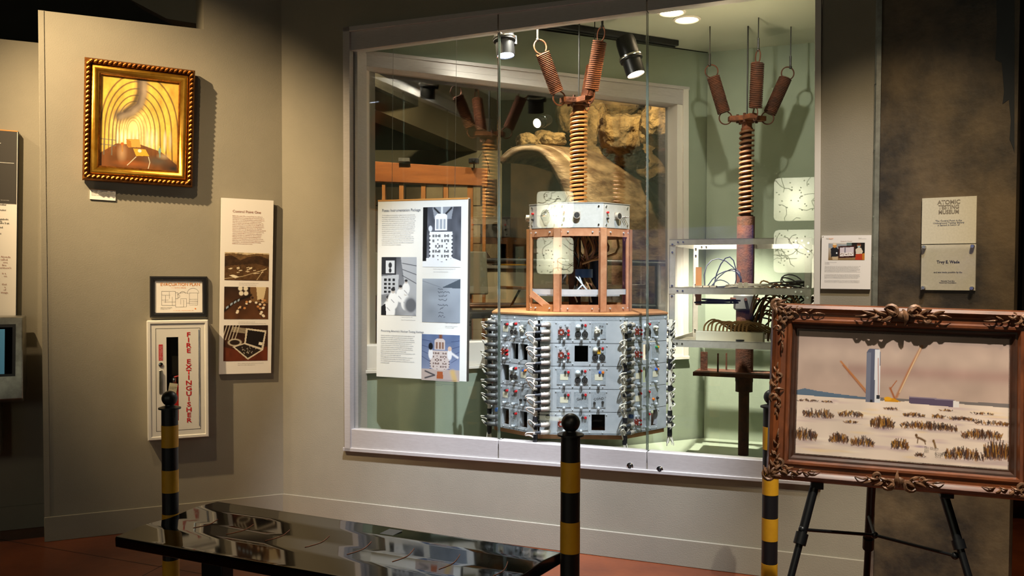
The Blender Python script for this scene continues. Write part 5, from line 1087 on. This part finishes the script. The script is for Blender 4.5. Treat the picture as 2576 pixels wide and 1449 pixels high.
cv = Canvas(120, 70, '3a3f78', '1f2340'); cv.noise(5, .6, 31, 1.6); cv.noise(14, .3, 32, 1.6)
ps = thing('projection_screen', 'dim blue projection screen on the gallery wall behind the viewer', 'screen', ((v0.x+v1.x)/2, -1.53, (v0.z+v1.z)/2), (0, 0, PI))
MB().box(-1.0, 0, -.6, 1.0, .04, .6).build('screen_frame', M_BLKPL, ps); cv.obj('screen_picture', ps, 1.94, 1.14, y=-.002, m=attrmat('projected_picture', .6, 1.2))

# ================================================================== THE TUNNEL GALLERY BEYOND THE CASE
struct('wall_far', MB().box(-6.5, 12.4, 0, 5, 12.5, 4.3), M_DARKG)
p0, p1 = atY(880, 400, 10.2), atY(1262, 400, 9.9)
struct('wall_far_gallery', MB().box(p0.x-1, 10.1, 0, p1.x, 10.25, atY(1100, 378, 10.1).z), mat('far_wall_paint', '8a866e', .8))
# block wall, stud frame and header beam
wy = 9.3; bp = thing('block_wall', 'grey concrete block wall behind the pine studs', 'wall', (atY(880, 700, wy).x, wy, 0))
x0, x1 = 0, atY(1250, 700, wy).x-atY(880, 700, wy).x; zt2 = atY(1000, 450, wy).z
MB().box(x0, .01, 0, x1, .18, zt2).build('mortar', M_GAP, bp, sharp=None)
blk = None; rrow = 0; zz = max(.0, zt2-.2*14)
while zz+.19 <= zt2:
    xx = x0-(.2 if rrow % 2 else 0)
    while xx < x1:
        a, b = max(xx, x0), min(xx+.39, x1)
        if b-a > .36:
            if blk is None: blk = MB().box(0, 0, 0, .39, .03, .19).build('block', M_BLOCK, bp, loc=(a, -.004, zz), sharp=None)
            else: inst(blk, bp, (a, rng.uniform(-.006, 0), zz))
        xx += .4
    zz += .2; rrow += 1
sf = thing('stud_frame', 'orange-stained timber header beam on pine studs', 'timber frame', (0, 0, 0)); Yb = 7.9
c4 = [atY(880, 402, Yb), atY(1226, 424, Yb+.0), atY(1226, 468, Yb), atY(880, 454, Yb)]
MB().slab([(p.x, p.z) for p in c4], Yb, Yb+.12).build('header_beam', M_TIMBER, sf, bev=.004)
for xa, xb in ((899, 909), (928, 943), (962, 970), (1005, 1016), (1060, 1071), (1116, 1128), (1176, 1190), (1214, 1222)):
    a, b = atY(xa, 500, Yb+.05), atY(xb, 500, Yb+.05); MB().box(a.x, Yb+.02, 0, b.x, Yb+.10, atY(xa, 452, Yb).z).build('stud', M_STUD, sf, bev=.002)
# ceiling beams and a bar for a glint
def beam(p, q, wd, th, m, nm): 
    d = (q-p); L_ = d.length; M = Matrix.Translation(p) @ d.to_track_quat('X', 'Z').to_matrix().to_4x4(); return MB(M).box(0, -wd/2, -th/2, L_, wd/2, th/2).build(nm, m, None, kind='structure')
beam(atY(840, 205, 7.2), atY(1235, 378, 11.0), .28, .30, mat('far_duct_paint', '6a6350', .7), 'trim_4')
beam(atY(930, 200, 7.4), atY(1180, 320, 10.5), .10, .12, M_DARKG, 'trim_5')
beam(atY(1010, 236, 8.4), atY(1165, 312, 10.8), .03, .03, M_STEEL, 'trim_6')  # thin bright bar standing in for a light glint
# security camera and small boxes on the beam
sc2 = atY(1192, 405, 7.85); t = thing('security_camera', 'small black security camera above the timber beam', 'camera', sc2)
MB().box(-.045, -.04, -.022, .045, .05, .022).cyl((.0, -.04, 0), (.0, -.055, 0), .015, 10).build('camera_body', M_BLKPL, t, bev=.004); MB().cyl((0, .02, -.022), (0, .07, -.07), .006, 6).build('bracket', M_BLKPL, t); MB().tube([(.03, .05, .02), (.08, .06, .1), (.12, .07, .0), (.14, .08, -.1)], .004, 6).build('cable', M_BLKPL, t)
bx = atY(1017, 403, 7.88); tag(MB().box(-.05, -.02, -.012, .05, .03, .018).build('junction_box', M_CONND, loc=bx), 'small grey box on top of the timber beam', 'box')
# items seen to the left of the hanging panel
s1 = atY(917, 602, 7.78); t = thing('shop_sign', 'white sign ending in the letters MPANY, left behind the case', 'sign', s1, (0, 0, .3)); MB().box(-.22, 0, -.045, .065, .02, .045).build('board', M_WARMW, t); MB().box(-.12, .02, -s1.z, -.09, .04, .0).build('post', M_STUD, t); text('COMPANY', .062, M_EDGE, t, .06, -.022, -.003, 'RIGHT', .01)
s1 = atY(917, 628, 7.2); t = thing('brochure_stand', 'white angled leaflet with a red corner under the sign', 'leaflet', s1, (-.3, 0, .3)); MB().box(-.10, 0, -.06, .09, .012, .06).build('sheet', M_WARMW, t); MB().box(-.09, -.002, -.045, -.03, 0, .04).build('red_picture', M_RED, t); text('Company Gear\nfor the tunnel crews\nof the test site', .011, M_INK, t, -.02, .02, -.002)
tb = thing('display_table', 'brown timber table behind the case, carrying rolls and a bag', 'table', atY(910, 700, 7.4)*1.0, (0, 0, .46)); tz = tb.location.z; 
zt3 = atY(915, 690, 7.4).z; tb.location = (atY(915, 690, 7.4).x-.05, 7.4, 0)
MB().box(-.6, -.2, zt3-.04, .18, .25, zt3).build('table_top', M_TIMBER, tb); 
for x in (-.55, .12): MB().box(x, -.18, 0, x+.06, -.12, zt3-.04).build('leg', M_TIMBER, tb)
for i in range(3):
    p = Vector((atY(915, 690, 7.4).x-.02, 7.33+.09*i, zt3+.032)); tag(MB(Matrix.Rotation(.46, 4, 'Z')).cyl((-.12, 0, 0), (.13, 0, 0), .03, 12).build('paper_roll', M_WARMW, loc=p), ('nearest', 'middle', 'rearmost')[i]+' pale paper roll on the timber table', 'roll', None)
# folding seats with timber arm rests
def seat(px, py, Y, label, rz):
    p = atY(px, py, Y); t = thing('chair', label, 'chair', (p.x, Y, 0), (0, 0, rz)); z = p.z
    MB().box(-.22, .20, z-.02, .22, .23, z+.34).build('backrest', mat('pale_seat_back', 'b9b090', .6), t, rot=(-.1, 0, 0), bev=.01); MB().box(-.22, -.2, z-.22, .22, .2, z-.17).build('seat', M_BLKPL, t, bev=.01)
    for s_ in (-1, 1):
        MB().box(s_*.25-.025, -.22, z-.0, s_*.25+.025, .16, z+.025).build('arm_rest', M_STUD, t, bev=.005); MB().tube([(s_*.25, -.15, z), (s_*.25, -.02, z-.12), (s_*.25, .1, z-.22)], .01, 6).build('arm_bracket', M_BLKMET, t)
        for y in (-.16, .16): MB().cyl((s_*.2, y, 0), (s_*.2, y, z-.2), .012, 8).build('leg', M_BLKMET, t)
seat(932, 732, 6.75, 'chair with pale back and timber arms left of the hanging panel', .5)
seat(1215, 728, 6.9, 'chair with timber arms just right of the hanging panel', .5)
# pale counter and railings
cn = thing('counter', 'pale beige counter behind the instrument, left of the tunnel liner', 'counter', atY(1250, 700, 8.35), (0, 0, .25)); cz = atY(1250, 668, 8.35).z; cn.location.z = 0
MB().box(-.75, 0, .1, .65, .5, cz-.03).build('front', mat('beige_laminate', 'a79c80', .6), cn, bev=.004); MB().box(-.78, -.03, cz-.03, .68, .52, cz).build('worktop', mat('grey_laminate', '77736a', .4), cn, bev=.004)
MB().box(-.7, .04, 0, .6, .46, .1).build('plinth', M_BLKPL, cn)
for i, (px, py, m) in enumerate(((1278, 664, M_YEL), (1305, 664, M_YEL), (1222, 652, M_WARMW))):
    p = atY(px, py, 8.5); p.z = cz; t = thing('hard_hat' if m is M_YEL else 'paper_card', ('left yellow hard hat on the beige counter', 'right yellow hard hat on the beige counter', 'folded white card on the beige counter')[i], 'hat' if m is M_YEL else 'card', p)
    if m is M_YEL: MB().lathe([(.075, .001), (.085, .004), (.068, .012), (.064, .04), (.04, .066), (0, .074)], 16).build('shell', m, t); MB().box(-.008, -.06, .05, .008, .06, .078).build('ridge', m, t)
    else: MB().add([(-.07, 0, 0), (.07, 0, 0), (0, .02, .15), (0, .06, .15), (-.05, .1, 0), (.09, .1, 0)], [(0, 1, 2), (4, 5, 3), (0, 2, 3, 4), (1, 5, 3, 2)]).build('card', m, t, sharp=None)
rl = thing('railing', 'grey pipe railing in front of the tunnel liner', 'railing', (0, 0, 0))
for y0, y1 in ((655, 664), (768, 772)): MB().tube([atY(1150, y0, 7.6), atY(1500, (y0+y1)/2, 7.25), atY(1790, y1, 6.95)], .026, 10).build('rail', M_STEEL, rl)
for px in (1180, 1655): 
    Y = 7.6-.65*(px-1150)/640; p = atY(px, 660, Y); MB().cyl((p.x, Y, 0), (p.x, Y, p.z), .026, 10).build('post', M_STEEL, rl)
# curved tunnel liner
def arc(pts, Y, n=22):
    P = [atY(x, y, Y) for x, y in pts]; out = []
    for i in range(len(P)-1):
        a, b, c_, d = P[max(i-1, 0)], P[i], P[i+1], P[min(i+2, len(P)-1)]
        for t in [j/5 for j in range(5)]: out.append(.5*((2*b)+(c_-a)*t+(2*a-5*b+4*c_-d)*t*t+(3*b-3*c_+d-a)*t**3))
    out.append(P[-1]); return out
TL = thing('tunnel_liner', 'huge curved section of weathered brown tunnel liner under the boulders', 'tunnel liner')
profs = [(7.65, [(1258, 408), (1284, 386), (1322, 374), (1362, 386), (1400, 440), (1428, 510), (1446, 600), (1456, 700), (1460, 1100)]),
         (7.75, [(1262, 404), (1290, 380), (1340, 371), (1400, 385), (1448, 440), (1478, 520), (1496, 600), (1506, 700), (1510, 1100)]),
         (8.0, [(1285, 404), (1320, 382), (1372, 373), (1440, 386), (1500, 440), (1530, 520), (1548, 600), (1556, 700), (1560, 1100)]),
         (8.3, [(1330, 410), (1370, 385), (1430, 379), (1500, 392), (1560, 440), (1596, 520), (1612, 600), (1618, 700), (1620, 1100)]),
         (8.6, [(1390, 430), (1430, 400), (1500, 395), (1570, 420), (1620, 470), (1650, 540), (1666, 610), (1672, 700), (1676, 1100)]),
         (8.8, [(1440, 460), (1490, 425), (1550, 425), (1610, 455), (1656, 505), (1688, 570), (1706, 640), (1714, 720), (1718, 1100)])]
A = [arc(p, Y) for Y, p in profs]
def shell(mb, A):
    n = len(A[0]); vs = [p for r_ in A for p in r_]; mb.add(vs, [(i*n+j, i*n+j+1, (i+1)*n+j+1, (i+1)*n+j) for i in range(len(A)-1) for j in range(n-1)]); return mb
o = shell(MB(), A[1:]).build('liner_shell', M_LINER, TL, sharp=1.3); md = o.modifiers.new('s', 'SOLIDIFY'); md.thickness = .06; md.offset = 0
o = shell(MB(), A[:2]).build('liner_flange', M_LINER, TL, sharp=1.3); md = o.modifiers.new('s', 'SOLIDIFY'); md.thickness = .05; md.offset = 0
for dx in (0, 14, 26): MB().tube([p+Vector((dx*.0035, .02+dx*.006, .012-dx*.0004)) for p in A[1]], .012, 6).build('liner_rib', M_TIMBER if dx == 0 else M_LINER, TL)
# dark backing liner at the right
A2 = [arc([(1640, 380), (1672, 420), (1700, 500), (1716, 600), (1722, 720), (1722, 1050)], 9.3), arc([(1690, 370), (1730, 420), (1765, 500), (1790, 600), (1800, 720), (1800, 1060)], 9.0)]
TL2 = thing('tunnel_liner', 'second dark curved liner edge at the right end of the rear window', 'tunnel liner')
o = shell(MB(), A2).build('liner_shell', M_RUSTD, TL2, sharp=1.3); md = o.modifiers.new('s', 'SOLIDIFY'); md.thickness = .06
# boulders
from mathutils import noise as mn
def rock(px, py, Y, rx, rz, sd, label, ry=None, squ=.25):
    p = atY(px, py, Y); sx_, sz_ = rx/F*Y, rz/F*Y; sy = ry or (sx_+sz_)*.5; mb = MB(); n = 44; R_ = []
    off = Vector((sd*3.7, sd*1.3, 0))
    for i in range(n+1):
        a = -PI/2+PI*i/n; q = max(math.cos(a), .02); ring = []
        for k_ in range(n+8):
            d = Vector((q*math.cos(2*PI*k_/(n+8)), q*math.sin(2*PI*k_/(n+8)), math.sin(a)))
            s_ = 1+squ*(mn.noise(d*1.1+off))+.16*mn.noise(d*2.6+off)+.07*mn.noise(d*6+off)+.045*mn.noise(d*12+off)+.03*mn.noise(d*22+off)
            mx = max(abs(d.x), abs(d.y), abs(d.z)); s_ *= 1+.35*(1/mx-1)*.5; ring.append((d.x*s_*sx_, d.y*s_*sy, d.z*s_*sz_))
        R_.append(ring)
    return tag(mb.rings(R_).build('boulder', M_ROCK, loc=p, sharp=1.2), label, 'rock', 'boulders above the tunnel liner')
for a in ((1372, 358, 8.3, 40, 26, 1, 'rounded grey boulder at the left end of the heap above the liner'), (1392, 352, 8.0, 32, 18, 2, 'small flat ochre boulder leaning on the left end of the heap'),
          (1490, 330, 8.6, 42, 72, 3, 'tall green-tinged boulder directly right of the coil spring'), (1530, 270, 9.2, 90, 45, 4, 'broad dark boulder at the top of the heap'),
          (1565, 335, 8.3, 62, 52, 5, 'large lit ochre boulder in the middle of the heap'), (1550, 395, 8.5, 75, 32, 6, 'shadowed boulder lying on the liner under the ochre boulder'),
          (1668, 305, 7.9, 58, 62, 7, 'big rough boulder against the right jamb of the rear window'), (1648, 400, 9.6, 60, 60, 8, 'dark boulder deep behind the rough right boulder'),
          (1326, 358, 8.0, 26, 22, 10, 'dim brown boulder above the liner tip'), (1440, 300, 9.3, 40, 50, 11, 'dark boulder behind the coil spring')): rock(*a)
mb = MB(); ra_, rb_ = atY(1285, 340, 9.85), atY(1850, 330, 9.85); R_ = []
for i in range(25):
    t = i/24; x = ra_.x+(rb_.x-ra_.x)*t; ring = []
    for j in range(13): z = (ra_.z-.1)*j/12; ring.append((x, 9.95-.25*mn.noise(Vector((x*1.3, z*1.3, 3)))-.1*mn.noise(Vector((x*4, z*4, 1))), z+(.15*mn.noise(Vector((x*2, 0, 7))) if j == 12 else 0)))
    R_.append(ring+[(x, 10.5, ring[-1][2]), (x, 10.5, 0)])
tag(mb.rings(R_).build('rock_face', mat('dark_rock', '3f3426', .95, col2='5a4a34', nscale=4, bump=.8, bscale=14), sharp=1.2), 'dark rough rock face behind the heap of boulders', 'rock')
# far gallery lamps
for px, py, Y, aim, lab, m in ((1366, 305, 7.6, (-.8, 6.2, 2.2), 'small round lamp glowing left of the coil spring above the boulders', M_LITW), (913, 297, 8.0, (-1.8, 7.0, 2.0), 'blue-lit spotlight at the left edge of the rear window', M_LIT)):
    track_head(px, py, Y, aim, lab, m, .8)
# sliver of a picture panel beyond the dark wall
p = atY(2590, 640, 4.3); t = thing('photo_panel', 'dark landscape photo panel at the far right edge', 'panel', p, (0, 0, -.2))
cv = Canvas(30, 90, 'b8c4cc', '3a342c'); cv.noise(9, .3, 41); MB().box(-.03, 0, -.5, .4, .03, .5).build('board', M_BLKPL, t); cv.obj('photograph', t, .4, .9, x=.2, y=-.002)
